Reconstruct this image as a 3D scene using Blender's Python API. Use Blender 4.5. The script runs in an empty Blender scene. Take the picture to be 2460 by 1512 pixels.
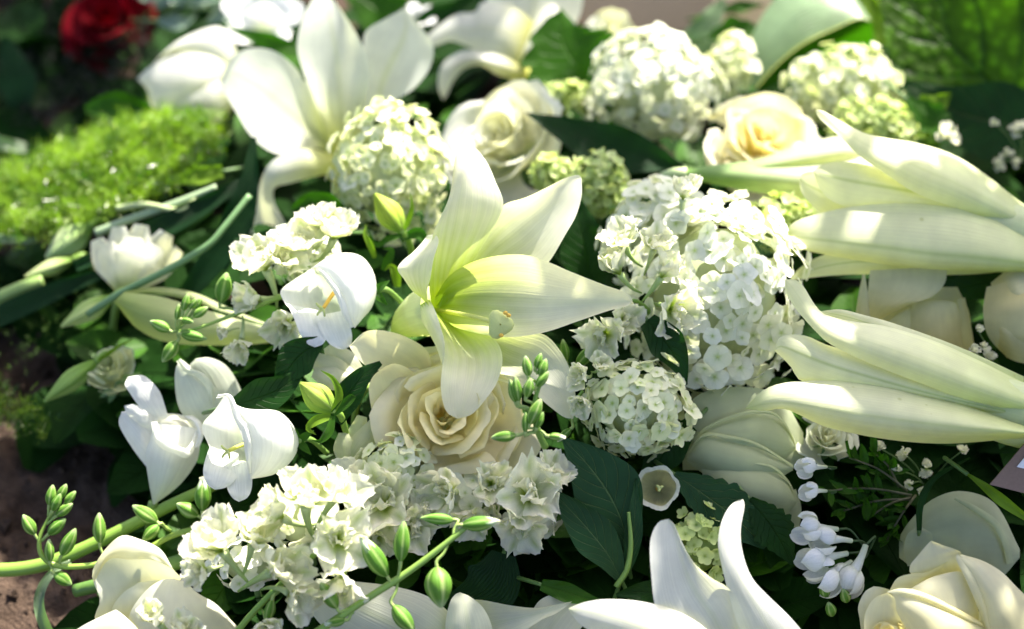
import bpy, math, random
import numpy as np
from mathutils import Vector, Matrix, Euler, noise

random.seed(11)
RNG = np.random.default_rng(11)
R = math.radians
scene = bpy.context.scene
COL = scene.collection

# ------------------------------------------------------------------ camera
PITCH, DIST, LENS = R(42), 1.0, 60.0
TARGET = Vector((0, 0, 0.10))
CAM = TARGET + Vector((0, -math.cos(PITCH), math.sin(PITCH))) * DIST
RIGHT = Vector((1, 0, 0))
FWD = Vector((0, math.cos(PITCH), -math.sin(PITCH)))
UP = Vector((0, math.sin(PITCH), math.cos(PITCH)))
cam_data = bpy.data.cameras.new('camera')
cam = bpy.data.objects.new('camera', cam_data)
COL.objects.link(cam)
cam.location = CAM
cam.rotation_euler = (math.pi / 2 - PITCH, 0, 0)
cam_data.lens = LENS
cam_data.sensor_width = 36
cam_data.clip_start = 0.02
cam_data.clip_end = 200
cam_data.dof.use_dof = True
cam_data.dof.focus_distance = 0.925
cam_data.dof.aperture_fstop = 3.7
scene.camera = cam

# ------------------------------------------------------------------ sky and sun
SUN_EL, SUN_AZ = R(50), R(30)          # azimuth clockwise from straight behind the flowers
SUN = Vector((math.cos(SUN_EL) * math.sin(SUN_AZ), math.cos(SUN_EL) * math.cos(SUN_AZ), math.sin(SUN_EL)))
world = bpy.data.worlds.new('World')
scene.world = world
world.use_nodes = True
wn = world.node_tree.nodes
wl = world.node_tree.links
bg = wn.get('Background') or wn.new('ShaderNodeBackground')
sky = wn.new('ShaderNodeTexSky')
sky.sky_type = 'NISHITA'
sky.sun_disc = False
sky.sun_elevation = SUN_EL
sky.sun_rotation = SUN_AZ
sky.air_density = 0.6
sky.dust_density = 3.0
sky.ozone_density = 0.2
wl.new(sky.outputs[0], bg.inputs[0])
bg.inputs[1].default_value = 0.125
sun_data = bpy.data.lights.new('sun', 'SUN')
sun_data.energy = 5.0
sun_data.angle = R(0.53)
sun_data.color = (1.0, 0.94, 0.82)
sun = bpy.data.objects.new('sun', sun_data)
COL.objects.link(sun)
sun.rotation_euler = SUN.to_track_quat('Z', 'Y').to_euler()
sun.location = SUN * 3
scene.view_settings.view_transform = 'Standard'
scene.view_settings.look = 'None'
scene.view_settings.exposure = 1.86
scene.view_settings.gamma = 1
scene.view_settings.use_curve_mapping = False
scene.render.engine = 'CYCLES'
scene.cycles.max_bounces = 10
scene.cycles.transmission_bounces = 8
scene.cycles.use_denoising = True

# ------------------------------------------------------------------ laying out: a picture point at a chosen depth -> a place in the world
K = 0.6 / 2460
def ray(px, py):
    return FWD + RIGHT * ((px - 1230) * K) - UP * ((py - 756) * K)
def clamp(x, a=0.0, b=1.0):
    return max(a, min(b, x))
def sstep(a, b, x):
    t = clamp((x - a) / (b - a)) if a != b else float(x > a)
    return t * t * (3 - 2 * t)
def canopy(px, py):
    """height of the flower bed's surface"""
    return 0.10 - 0.085 * clamp((700 - px) / 700) - 0.075 * clamp((py - 850) / 650) - 0.05 * clamp((500 - py) / 500)
def depth(px, py):
    r = ray(px, py)
    return (CAM.z - canopy(px, py)) / -r.z
def on_height(px, py, z):
    r = ray(px, py)
    return CAM + r * ((CAM.z - z) / -r.z)
class F:
    """local frame of one plant: x, y in picture units, l = units towards the viewer (same scale)"""
    def __init__(s, px, py, lift=0.0):
        d = depth(px, py)
        s.D = d - lift * d * K
        s.u = s.D * K
        s.o = s(px, py, 0)
    def __call__(s, x, y, l=0.0):
        return CAM + ray(x, y) * (s.D - l * s.u)
def vdir(ax, ay, al):
    return (RIGHT * ax - UP * ay - FWD * al).normalized()

# ------------------------------------------------------------------ objects
def tag(o, label, cat, group=None, kind=None):
    o['label'] = label
    o['category'] = cat
    if group: o['group'] = group
    if kind: o['kind'] = kind
    return o
def thing(name, label, cat, loc=(0, 0, 0), group=None, rot=None):
    o = bpy.data.objects.new(name, None)
    o.empty_display_size = 0.01
    COL.objects.link(o)
    o.location = loc
    if rot is not None:
        o.rotation_euler = rot.to_euler()
    return tag(o, label, cat, group)
def link(name, me, parent=None, mat=None, loc=None, rot=None, scale=None):
    o = bpy.data.objects.new(name, me)
    COL.objects.link(o)
    if parent is not None: o.parent = parent
    if loc is not None: o.location = loc
    if rot is not None: o.rotation_euler = rot.to_euler() if not isinstance(rot, (tuple, Euler)) else rot
    if scale is not None: o.scale = (scale,) * 3 if isinstance(scale, (int, float)) else scale
    return o
def mesh(name, verts, faces, mat=None, col=None, uv=None, smooth=True):
    me = bpy.data.meshes.new(name)
    me.from_pydata([tuple(v) for v in verts], [], faces)
    if smooth:
        me.polygons.foreach_set('use_smooth', [True] * len(me.polygons))
    if col is not None:
        a = me.color_attributes.new('Col', 'FLOAT_COLOR', 'POINT')
        c = np.ones((len(verts), 4), dtype=np.float32)
        c[:, :3] = np.asarray(col, dtype=np.float32).reshape(-1, 3)
        a.data.foreach_set('color', c.ravel())
    if uv is not None:
        l = me.uv_layers.new(name='UVMap')
        uv = np.asarray(uv, dtype=np.float32).reshape(-1, 2)
        li = np.zeros(len(me.loops), dtype=np.int32)
        me.loops.foreach_get('vertex_index', li)
        l.data.foreach_set('uv', uv[li].ravel())
    if mat is not None:
        me.materials.append(mat)
    me.update()
    return me
def grid_faces(nu, nv, close=False, off=0):
    f = []
    for i in range(nu - 1):
        for j in range(nv if close else nv - 1):
            k = (j + 1) % nv
            f.append((off + i * nv + j, off + i * nv + k, off + (i + 1) * nv + k, off + (i + 1) * nv + j))
    return f
def mix(a, b, t):
    return tuple(a[i] + (b[i] - a[i]) * t for i in range(3))
def crom(pts, n):
    """n points along a smooth curve through pts"""
    p = np.array(pts, dtype=float)
    if len(p) == 1: return np.repeat(p, n, 0)
    seg = np.linalg.norm(np.diff(p, axis=0), axis=1) ** 0.5 + 1e-6
    t = np.concatenate([[0], np.cumsum(seg)])
    t /= t[-1]
    m = np.zeros_like(p)
    for i in range(len(p)):
        a, b = max(0, i - 1), min(len(p) - 1, i + 1)
        m[i] = (p[b] - p[a]) / (t[b] - t[a])
    out = []
    for s in np.linspace(0, 1, n):
        i = min(len(p) - 2, int(np.searchsorted(t, s, side='right') - 1))
        h = t[i + 1] - t[i]
        x = (s - t[i]) / h
        out.append((2 * x**3 - 3 * x**2 + 1) * p[i] + (x**3 - 2 * x**2 + x) * h * m[i] + (-2 * x**3 + 3 * x**2) * p[i + 1] + (x**3 - x**2) * h * m[i + 1])
    return np.array(out)
def interp(vals, n):
    return np.interp(np.linspace(0, 1, n), np.linspace(0, 1, len(vals)), vals)

# ------------------------------------------------------------------ materials
def nodes(name):
    m = bpy.data.materials.new(name)
    m.use_nodes = True
    nt = m.node_tree
    nt.nodes.clear()
    return m, nt, nt.nodes.new('ShaderNodeOutputMaterial')
def N(nt, t, **kw):
    n = nt.nodes.new(t)
    for k, v in kw.items():
        if k.startswith('i_'):
            key = k[2:]
            n.inputs[int(key) if key.isdigit() else key.replace('_', ' ')].default_value = v
        else:
            setattr(n, k, v)
    return n
def petal_mat(name, transl=0.4, tint=(1.0, 1.0, 0.82), rough=0.45, spec=0.35, bump=0.12, vein=(70, 2.5), rand=None, spots=0.0, sheen=0.0, color=None, lines=0.05):
    """petal or leaf tissue: its own colour (attribute Col), light passing through it, fine lengthwise veins"""
    m, nt, out = nodes(name)
    L = nt.links.new
    if color is None:
        at = N(nt, 'ShaderNodeAttribute', attribute_name='Col')
        c = at.outputs['Color']
    else:
        rgb = N(nt, 'ShaderNodeRGB'); rgb.outputs[0].default_value = (*color, 1)
        c = rgb.outputs[0]
    uvn = N(nt, 'ShaderNodeUVMap')
    mp = N(nt, 'ShaderNodeMapping')
    mp.inputs['Scale'].default_value = (vein[0], vein[1], 1)
    L(uvn.outputs[0], mp.inputs[0])
    nz = N(nt, 'ShaderNodeTexNoise', i_Scale=1.0, i_Detail=2.0)
    L(mp.outputs[0], nz.inputs['Vector'])
    # mottling
    geo = N(nt, 'ShaderNodeTexCoord')
    nz2 = N(nt, 'ShaderNodeTexNoise', i_Scale=60.0, i_Detail=3.0)
    L(geo.outputs['Object'], nz2.inputs['Vector'])
    mr = N(nt, 'ShaderNodeMapRange', i_1=0.3, i_2=0.7, i_3=0.9, i_4=1.06)
    L(nz2.outputs[0], mr.inputs[0])
    mr1 = N(nt, 'ShaderNodeMapRange', i_1=0.3, i_2=0.7, i_3=1.0 - lines, i_4=1.0 + 0.5 * lines)
    L(nz.outputs[0], mr1.inputs[0])
    mu = N(nt, 'ShaderNodeMath', operation='MULTIPLY')
    L(mr.outputs[0], mu.inputs[0]); L(mr1.outputs[0], mu.inputs[1])
    vm = N(nt, 'ShaderNodeVectorMath', operation='SCALE')
    L(c, vm.inputs[0]); L(mu.outputs[0], vm.inputs['Scale'])
    c = vm.outputs[0]
    if rand is not None:
        oi = N(nt, 'ShaderNodeObjectInfo')
        mx = N(nt, 'ShaderNodeMix', data_type='RGBA', blend_type='MULTIPLY', i_0=1.0)
        ra = N(nt, 'ShaderNodeMix', data_type='RGBA')
        ra.inputs[6].default_value = (*rand[0], 1); ra.inputs[7].default_value = (*rand[1], 1)
        L(oi.outputs['Random'], ra.inputs[0])
        L(c, mx.inputs[6]); L(ra.outputs[2], mx.inputs[7])
        c = mx.outputs[2]
    if spots > 0:
        vo = N(nt, 'ShaderNodeTexVoronoi', i_Scale=85.0)
        L(geo.outputs['Object'], vo.inputs['Vector'])
        cs = N(nt, 'ShaderNodeSeparateColor')
        L(vo.outputs['Color'], cs.inputs[0])
        rm = N(nt, 'ShaderNodeMapRange', i_1=0.0, i_2=0.45, i_3=0.14, i_4=0.0)
        L(cs.outputs[0], rm.inputs[0])
        df = N(nt, 'ShaderNodeMath', operation='SUBTRACT')
        L(rm.outputs[0], df.inputs[0]); L(vo.outputs['Distance'], df.inputs[1])
        sm = N(nt, 'ShaderNodeMapRange', i_1=-0.03, i_2=0.05, i_3=0.0, i_4=spots)
        L(df.outputs[0], sm.inputs[0])
        mx = N(nt, 'ShaderNodeMix', data_type='RGBA')
        mx.inputs[7].default_value = (0.42, 0.45, 0.12, 1)
        L(sm.outputs[0], mx.inputs[0]); L(c, mx.inputs[6])
        c = mx.outputs[2]
    bp = N(nt, 'ShaderNodeBump', i_Strength=bump, i_Distance=0.0006)
    L(nz.outputs[0], bp.inputs['Height'])
    p = N(nt, 'ShaderNodeBsdfPrincipled', i_Roughness=rough)
    p.inputs['Specular IOR Level'].default_value = spec
    p.inputs['Sheen Weight'].default_value = sheen
    L(c, p.inputs['Base Color']); L(bp.outputs[0], p.inputs['Normal'])
    tr = N(nt, 'ShaderNodeBsdfTranslucent')
    tm = N(nt, 'ShaderNodeMix', data_type='RGBA', blend_type='MULTIPLY', i_0=1.0)
    tm.inputs[7].default_value = (*tint, 1)
    L(c, tm.inputs[6]); L(tm.outputs[2], tr.inputs[0]); L(bp.outputs[0], tr.inputs['Normal'])
    ms = N(nt, 'ShaderNodeMixShader', i_0=transl)
    L(p.outputs[0], ms.inputs[1]); L(tr.outputs[0], ms.inputs[2])
    L(ms.outputs[0], out.inputs[0])
    return m
def leaf_mat(name, dark, light, nveins=9, slant=2.2, vein_amt=0.5, transl=0.3, tint=(0.9, 1.3, 0.2), rough=0.5, spec=0.18, parallel=False, mottle=0.0, vw=0.06):
    """leaf blade with midrib and side veins (or parallel ribs) from the blade's own coordinates"""
    m, nt, out = nodes(name)
    L = nt.links.new
    uvn = N(nt, 'ShaderNodeUVMap')
    sp = N(nt, 'ShaderNodeSeparateXYZ')
    L(uvn.outputs[0], sp.inputs[0])
    def mth(op, a, b=None, clampit=False):
        n = N(nt, 'ShaderNodeMath', operation=op, use_clamp=clampit)
        for i, v in enumerate((a, b)):
            if v is None: continue
            if isinstance(v, (int, float)): n.inputs[i].default_value = v
            else: L(v, n.inputs[i])
        return n.outputs[0]
    x = mth('ABSOLUTE', mth('SUBTRACT', sp.outputs[0], 0.5))
    x2 = mth('MULTIPLY', x, 2.0)
    rib = mth('SUBTRACT', 1.0, mth('DIVIDE', x2, 0.045), True)
    if parallel:
        t = mth('MULTIPLY', sp.outputs[0], float(nveins))
        w = 0.25
    else:
        t = mth('SUBTRACT', mth('MULTIPLY', sp.outputs[1], float(nveins)), mth('MULTIPLY', x2, slant))
        w = vw
    fr = mth('PINGPONG', t, 0.5)
    vn = mth('SUBTRACT', 1.0, mth('DIVIDE', fr, w), True)
    v = mth('MAXIMUM', rib, mth('MULTIPLY', vn, 0.8))
    geo = N(nt, 'ShaderNodeTexCoord')
    nz = N(nt, 'ShaderNodeTexNoise', i_Scale=35.0, i_Detail=4.0)
    L(geo.outputs['Object'], nz.inputs['Vector'])
    mr = N(nt, 'ShaderNodeMapRange', i_1=0.3, i_2=0.7, i_3=0.72, i_4=1.25)
    L(nz.outputs[0], mr.inputs[0])
    mx = N(nt, 'ShaderNodeMix', data_type='RGBA')
    mx.inputs[6].default_value = (*dark, 1); mx.inputs[7].default_value = (*light, 1)
    L(mth('MULTIPLY', v, vein_amt), mx.inputs[0])
    vm = N(nt, 'ShaderNodeVectorMath', operation='SCALE')
    L(mx.outputs[2], vm.inputs[0]); L(mr.outputs[0], vm.inputs['Scale'])
    c = vm.outputs[0]
    h = mth('MULTIPLY', v, -1.0)
    if mottle > 0:
        vo = N(nt, 'ShaderNodeTexVoronoi', i_Scale=120.0)
        L(geo.outputs['Object'], vo.inputs['Vector'])
        h = mth('ADD', h, mth('MULTIPLY', vo.outputs['Distance'], -2.0 * mottle))
        mo = N(nt, 'ShaderNodeMapRange', i_1=0.05, i_2=0.6, i_3=1.5, i_4=0.55)
        L(vo.outputs['Distance'], mo.inputs[0])
        vm2 = N(nt, 'ShaderNodeVectorMath', operation='SCALE')
        L(c, vm2.inputs[0]); L(mo.outputs[0], vm2.inputs['Scale'])
        c = vm2.outputs[0]
    bp = N(nt, 'ShaderNodeBump', i_Strength=0.7, i_Distance=0.0018)
    L(h, bp.inputs['Height'])
    p = N(nt, 'ShaderNodeBsdfPrincipled', i_Roughness=rough)
    p.inputs['Specular IOR Level'].default_value = spec
    L(c, p.inputs['Base Color']); L(bp.outputs[0], p.inputs['Normal'])
    tr = N(nt, 'ShaderNodeBsdfTranslucent')
    tm = N(nt, 'ShaderNodeMix', data_type='RGBA', blend_type='MULTIPLY', i_0=1.0)
    tm.inputs[7].default_value = (*tint, 1)
    L(c, tm.inputs[6]); L(tm.outputs[2], tr.inputs[0])
    ms = N(nt, 'ShaderNodeMixShader', i_0=transl)
    L(p.outputs[0], ms.inputs[1]); L(tr.outputs[0], ms.inputs[2]); L(ms.outputs[0], out.inputs[0])
    return m

M_LILY = petal_mat('lily_petal', transl=0.54, tint=(1.0, 1.0, 0.64), rough=0.42, spec=0.35, bump=0.4, spots=0.0, vein=(48, 1.2), lines=0.07)
M_LILYS = petal_mat('lily_petal_speckled', transl=0.46, tint=(1.0, 1.0, 0.48), rough=0.40, spec=0.35, bump=0.35, spots=0.5, vein=(60, 0.9), lines=0.06)
M_ROSE = petal_mat('rose_petal', transl=0.5, tint=(1.0, 0.98, 0.62), rough=0.5, spec=0.2, bump=0.04, vein=(9, 1.5))
M_RED = petal_mat('red_rose_petal', transl=0.25, tint=(1.0, 0.5, 0.5), rough=0.7, spec=0.05)
M_SNOW = petal_mat('snowball_floret', transl=0.38, tint=(1.0, 1.0, 0.7), rough=0.55, spec=0.25, rand=((1.0, 1.0, 0.96), (0.92, 0.97, 0.66)))
M_SNOWG = petal_mat('snowball_floret_green', transl=0.4, tint=(1.0, 1.0, 0.55), rough=0.55, spec=0.25, rand=((1.0, 1.0, 0.9), (0.84, 0.92, 0.6)))
M_SNOWW = petal_mat('hydrangea_floret', transl=0.42, tint=(1.0, 1.0, 0.75), rough=0.55, spec=0.25, rand=((1.0, 1.0, 1.0), (0.97, 0.99, 0.86)))
M_LARK = petal_mat('larkspur_petal', transl=0.58, tint=(1.0, 1.0, 0.76), rough=0.5, spec=0.3, bump=0.3, vein=(25, 2))
M_BELL = petal_mat('bellflower_petal', transl=0.40, tint=(1.0, 1.0, 0.86), rough=0.5, spec=0.25, bump=0.5, vein=(16, 1.5), lines=0.07)
M_BUD = petal_mat('bud_skin', transl=0.2, tint=(0.9, 1.0, 0.4), rough=0.55, spec=0.25, bump=0.5, vein=(24, 3), rand=((1.0, 1.0, 1.0), (0.72, 0.86, 0.62)), lines=0.12)
M_STEM = petal_mat('stem_skin', transl=0.08, tint=(0.9, 1.0, 0.3), rough=0.42, spec=0.4, bump=0.2, vein=(20, 3))
M_YEL = petal_mat('pollen_yellow', transl=0.1, color=(0.78, 0.5, 0.08), rough=0.7)
M_STIG = petal_mat('stigma_green', transl=0.2, tint=(1.0, 1.0, 0.5), color=(0.60, 0.66, 0.26), rough=0.7, spec=0.1)
M_DARKLEAF = leaf_mat('dark_leaf', (0.010, 0.045, 0.005), (0.035, 0.09, 0.018), vein_amt=0.35)
M_STRAP = leaf_mat('strap_leaf', (0.010, 0.042, 0.012), (0.022, 0.07, 0.02), nveins=16, parallel=True, vein_amt=0.6)
M_MIDLEAF = leaf_mat('mid_leaf', (0.035, 0.11, 0.006), (0.07, 0.16, 0.02), vein_amt=0.4, transl=0.35)
M_PALELEAF = leaf_mat('pale_leaf', (0.22, 0.32, 0.17), (0.28, 0.37, 0.22), nveins=14, parallel=True, rough=0.3, spec=0.5)
M_LIMELEAF = leaf_mat('lime_leaf', (0.16, 0.28, 0.02), (0.2, 0.32, 0.05), transl=0.45, tint=(1.1, 1.3, 0.3))
M_PEONY = leaf_mat('peony_leaf', (0.018, 0.062, 0.020), (0.16, 0.26, 0.11), nveins=8, slant=2.6, vein_amt=0.65, transl=0.25, vw=0.06)
M_BIGLEAF = leaf_mat('puckered_leaf', (0.065, 0.15, 0.008), (0.008, 0.04, 0.005), nveins=6, slant=1.6, vein_amt=0.9, transl=0.55, tint=(1.1, 1.5, 0.2), mottle=0.8, vw=0.12)
M_SILVER = leaf_mat('silver_leaf', (0.15, 0.22, 0.15), (0.22, 0.28, 0.2), rough=0.22, spec=0.6, transl=0.15, tint=(1, 1, 0.8))
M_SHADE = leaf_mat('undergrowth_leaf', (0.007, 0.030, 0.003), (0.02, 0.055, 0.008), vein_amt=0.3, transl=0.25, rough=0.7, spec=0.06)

# ------------------------------------------------------------------ shape builders
def tube_mesh(name, pts, rad, mat, col=(0.14, 0.28, 0.05), n=8, res=None, cap=True):
    res = res or max(6, 5 * len(pts))
    p = crom([tuple(q) for q in pts], res)
    r = interp(rad if isinstance(rad, (list, tuple)) else [rad, rad], res)
    verts, uv = [], []
    t0 = Vector(p[1] - p[0]).normalized()
    nrm = t0.orthogonal().normalized()
    for i in range(res):
        t = Vector(p[min(i + 1, res - 1)] - p[max(i - 1, 0)]).normalized()
        nrm = (nrm - t * nrm.dot(t)).normalized()
        b = t.cross(nrm)
        for j in range(n):
            a = 2 * math.pi * j / n
            verts.append(Vector(p[i]) + (nrm * math.cos(a) + b * math.sin(a)) * r[i])
            uv.append((j / n, i / res))
    f = grid_faces(res, n, True)
    if cap:
        f.append(tuple(range(n - 1, -1, -1)))
        f.append(tuple((res - 1) * n + j for j in range(n)))
    if callable(col):
        cols = [col(i / (res - 1)) for i in range(res) for _ in range(n)]
    else:
        cols = [col] * len(verts)
    return mesh(name, verts, f, mat, cols, uv)

def lily_col(green=0.45, base=(0.46, 0.58, 0.05), white=(0.84, 0.85, 0.74), rib=0.3, ribc=(0.60, 0.68, 0.28), tip=0.0, streak=0.0, ribw=0.10):
    def f(u, v):
        c = mix(base, white, sstep(0.0, green, u + (0.10 * math.sin(v * 19) * streak)))
        r = math.exp(-(v / ribw) ** 2) * rib * (1 - 0.5 * u)
        c = mix(c, ribc, r)
        if tip: c = mix(c, ribc, sstep(1 - tip, 1.0, u) * 0.6)
        return c
    return f
def plain(c):
    return lambda u, v: c

def loft(name, fr, Lp, Rp, Mp=None, bulge=None, nu=28, nv=13, mat=None, colf=None, parent=None, base=None, ruffle=0.0, rf=5.0, seed=0, edge=0.0, fold=0.0, serr=0, serr_amp=0.0, flip=False):
    """a blade between two edge curves, its middle raised towards the viewer by bulge (or passing through Mp)"""
    A, B = crom(Lp, nu), crom(Rp, nu)
    if Mp is not None:
        C = crom(Mp, nu)
    else:
        C = (A + B) / 2
        C[:, 2] += interp(bulge if bulge is not None else [0, 0], nu)
    base = fr.o if base is None else base
    verts, uv, cols = [], [], []
    for i in range(nu):
        u = i / (nu - 1)
        if serr:
            k = 1 + serr_amp * (1 - 2 * abs((u * serr) % 1 - 0.35)) * math.sin(math.pi * min(1, u * 1.05))
            a, b = C[i] + (A[i] - C[i]) * k, C[i] + (B[i] - C[i]) * k
        else:
            a, b = A[i], B[i]
        wid = np.linalg.norm(b - a)
        for j in range(nv):
            v = -1 + 2 * j / (nv - 1)
            p = C[i] + v * (b - a) / 2 + v * v * ((a + b) / 2 - C[i])
            if fold: p = p + np.array([0, 0, -fold * wid * (1 - abs(v))])
            n = noise.noise(Vector((u * rf + seed * 7.3, v * 1.3 + seed, seed * 3.1)))
            n2 = noise.noise(Vector((u * rf * 2.7 + seed * 2.3, v * 2.1 + 5, seed * 1.7)))
            p = p + np.array([0, 0, ruffle * (n * (0.25 + abs(v) ** 2) + 0.4 * n2 * abs(v) ** 2)])
            if edge and abs(v) > 0.8:
                p = p + np.array([0, 0, -edge * (abs(v) - 0.8) * 5])
            verts.append(fr(*p) - base)
            uv.append((j / (nv - 1), u))
            cols.append(colf(u, v) if colf else (0.8, 0.8, 0.75))
    f = grid_faces(nu, nv)
    if flip: f = [q[::-1] for q in f]
    me = mesh(name, verts, f, mat, cols, uv)
    return link(name, me, parent)

def strip(name, fr, c, w, cup=0.0, nu=24, nv=11, mat=None, colf=None, parent=None, base=None, **kw):
    """a blade along a middle line c with half widths w; cup raises (+) or drops (-) its edges"""
    C = crom(c, nu)
    W = np.maximum(crom([(x, 0, 0) for x in w], nu)[:, 0], 0.3) if len(w) > 2 else interp(w, nu)
    cu = interp(cup if isinstance(cup, (list, tuple)) else [cup, cup], nu)
    T = np.gradient(C[:, :2], axis=0)
    T /= np.linalg.norm(T, axis=1)[:, None] + 1e-9
    Nn = np.stack([-T[:, 1], T[:, 0]], 1)
    A, B = C.copy(), C.copy()
    A[:, :2] -= Nn * W[:, None]; B[:, :2] += Nn * W[:, None]
    A[:, 2] += cu * W; B[:, 2] += cu * W
    return loft(name, fr, A, B, C, nu=nu, nv=nv, mat=mat, colf=colf, parent=parent, base=base, **kw)

def leaf_thing(name, label, cat, fr, c, w, mat, cup=0.15, petiole=True, group=None, **kw):
    t = thing(name, label, cat, fr.o, group)
    strip('blade', fr, c, w, cup, mat=mat, colf=plain((0.05, 0.12, 0.03)), parent=t, **kw)
    if petiole:
        a, b = np.array(c[0], float), np.array(c[1], float)
        d = (a - b) / (np.linalg.norm(a - b) + 1e-6)
        link('leaf_stalk', tube_mesh('leaf_stalk', [fr(*a) - fr.o, fr(*(a + d * 40 + np.array([0, 0, -30]))) - fr.o, fr(*(a + d * 70 + np.array([0, 0, -90]))) - fr.o], [0.0012, 0.0012], M_STEM, (0.08, 0.16, 0.04), n=6), t)
    return t

def axis_mat(ax, roll=0.0):
    z = vdir(*ax)
    q = z.to_track_quat('Z', 'Y')
    return (q.to_matrix() @ Matrix.Rotation(roll, 3, 'Z'))

# ------------------------------------------------------------------ flower kinds
def nz3(x, y, z):
    return noise.noise(Vector((x, y, z)))

def rose(label, px, py, lift, rad, axis, n=24, tight=1.0, inner=(0.84, 0.74, 0.44), outer=(0.81, 0.81, 0.70), mat=None, seed=0, roll=0.0, group='white roses', nu=12, nv=13, stem=True, squash=1.0, flare=1.0):
    rn = random.Random(seed + 100)
    fr = F(px, py, lift)
    rot = axis_mat(axis, roll)
    t = thing('rose', label, 'rose', fr.o, group, rot)
    S = rad * fr.u
    mat = mat or M_ROSE
    for i in range(n):
        f = i / (n - 1)
        th = i * 2.39996 + rn.uniform(-0.35, 0.35)
        out = sstep(0.45, 0.85, f)                                   # 0 heart, 1 outer guard petals
        rt = (0.07 + 0.80 * f ** 0.95 * tight) * rn.uniform(0.88, 1.10)
        ztop = (0.26 + 0.16 * math.sin(math.pi * f ** 0.8) - 0.34 * f * f + rn.uniform(-0.10, 0.10)) * squash
        zbot = -0.62 + 0.42 * (1 - f) ** 0.8
        half = (0.75 * (1 - f) + 0.82) * rn.uniform(0.8, 1.25)
        curl = (0.03 + 0.40 * f ** 1.4) * rn.uniform(0.3, 1.5) * flare
        tiltv = rn.uniform(-0.14, 0.14)
        point = rn.uniform(0.0, 0.10)
        ecc = rn.uniform(-0.06, 0.06) * (1 - f)
        sd = rn.uniform(0, 50)
        verts, uv, cols = [], [], []
        for a in range(nu):
            u = a / (nu - 1)
            for b in range(nv):
                v = -1 + 2 * b / (nv - 1)
                cone = rt * (0.42 + 0.58 * u ** 0.85)
                belly = 0.05 + rt * math.sin(min(1, u * 1.15) * math.pi / 2) ** 0.7 * (1.10 - 0.12 * u)
                r = cone * (1 - out) + belly * out
                k = max(0, u - 0.66) / 0.34
                r += curl * k * k * 0.40 * (1 - 0.35 * abs(v))
                r += 0.045 * v * (0.4 + f)
                z = zbot + (ztop - zbot) * u ** 0.92 - 0.30 * (ztop - zbot) * abs(v) ** 2.4 * u ** 2 - curl * k ** 2.2 * 0.34
                z += point * k * math.exp(-(v / 0.25) ** 2)
                ang = th + v * half * (0.34 + 0.66 * math.sin(min(u, 0.95) * math.pi * 0.6))
                w1 = nz3(u * 2.0 + sd, v * 1.7, sd)
                w2 = nz3(u * 3.6 + sd, v * 4.2, sd + 9)
                r += (0.14 * w1 + 0.05 * w2 * u) * (0.45 + 0.65 * f)
                z += 0.06 * w1 * u + tiltv * v * u + 0.025 * w2 * u
                verts.append((S * (r * math.cos(ang) + ecc), S * r * math.sin(ang), S * z))
                uv.append((b / (nv - 1), u))
                c = mix(inner, outer, clamp(f ** 0.7 * 0.8 + 0.5 * (u - 0.45)))
                c = mix((0.62, 0.66, 0.32), c, sstep(0.0, 0.30, u) * out + (1 - out))
                cols.append(c)
        me = mesh('petal', verts, grid_faces(nu, nv), mat, cols, uv)
        link('petal', me, t)
    if stem:
        link('stem', tube_mesh('stem', [Vector((0, 0, -0.60 * S)), Vector((0.05 * S, 0, -1.0 * S)), Vector((0.1 * S, 0.05 * S, -1.5 * S))], [0.004, 0.003], M_STEM, (0.1, 0.2, 0.05)), t)
        for k in range(5):
            a = k * 1.2566 + rn.random()
            verts, cols, uv = [], [], []
            for i in range(6):
                u = i / 5
                for j in range(3):
                    v = j - 1
                    r = S * (0.08 + 0.55 * u); w = S * 0.14 * math.sin(math.pi * (0.15 + 0.85 * u)) * v
                    verts.append((r * math.cos(a) - w * math.sin(a), r * math.sin(a) + w * math.cos(a), S * (-0.64 - 0.10 * u + 0.02 * abs(v))))
                    cols.append((0.10, 0.2, 0.05)); uv.append((j / 2, u))
            link('sepal', mesh('sepal', verts, grid_faces(6, 3), M_STEM, cols, uv), t)
    return t

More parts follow.
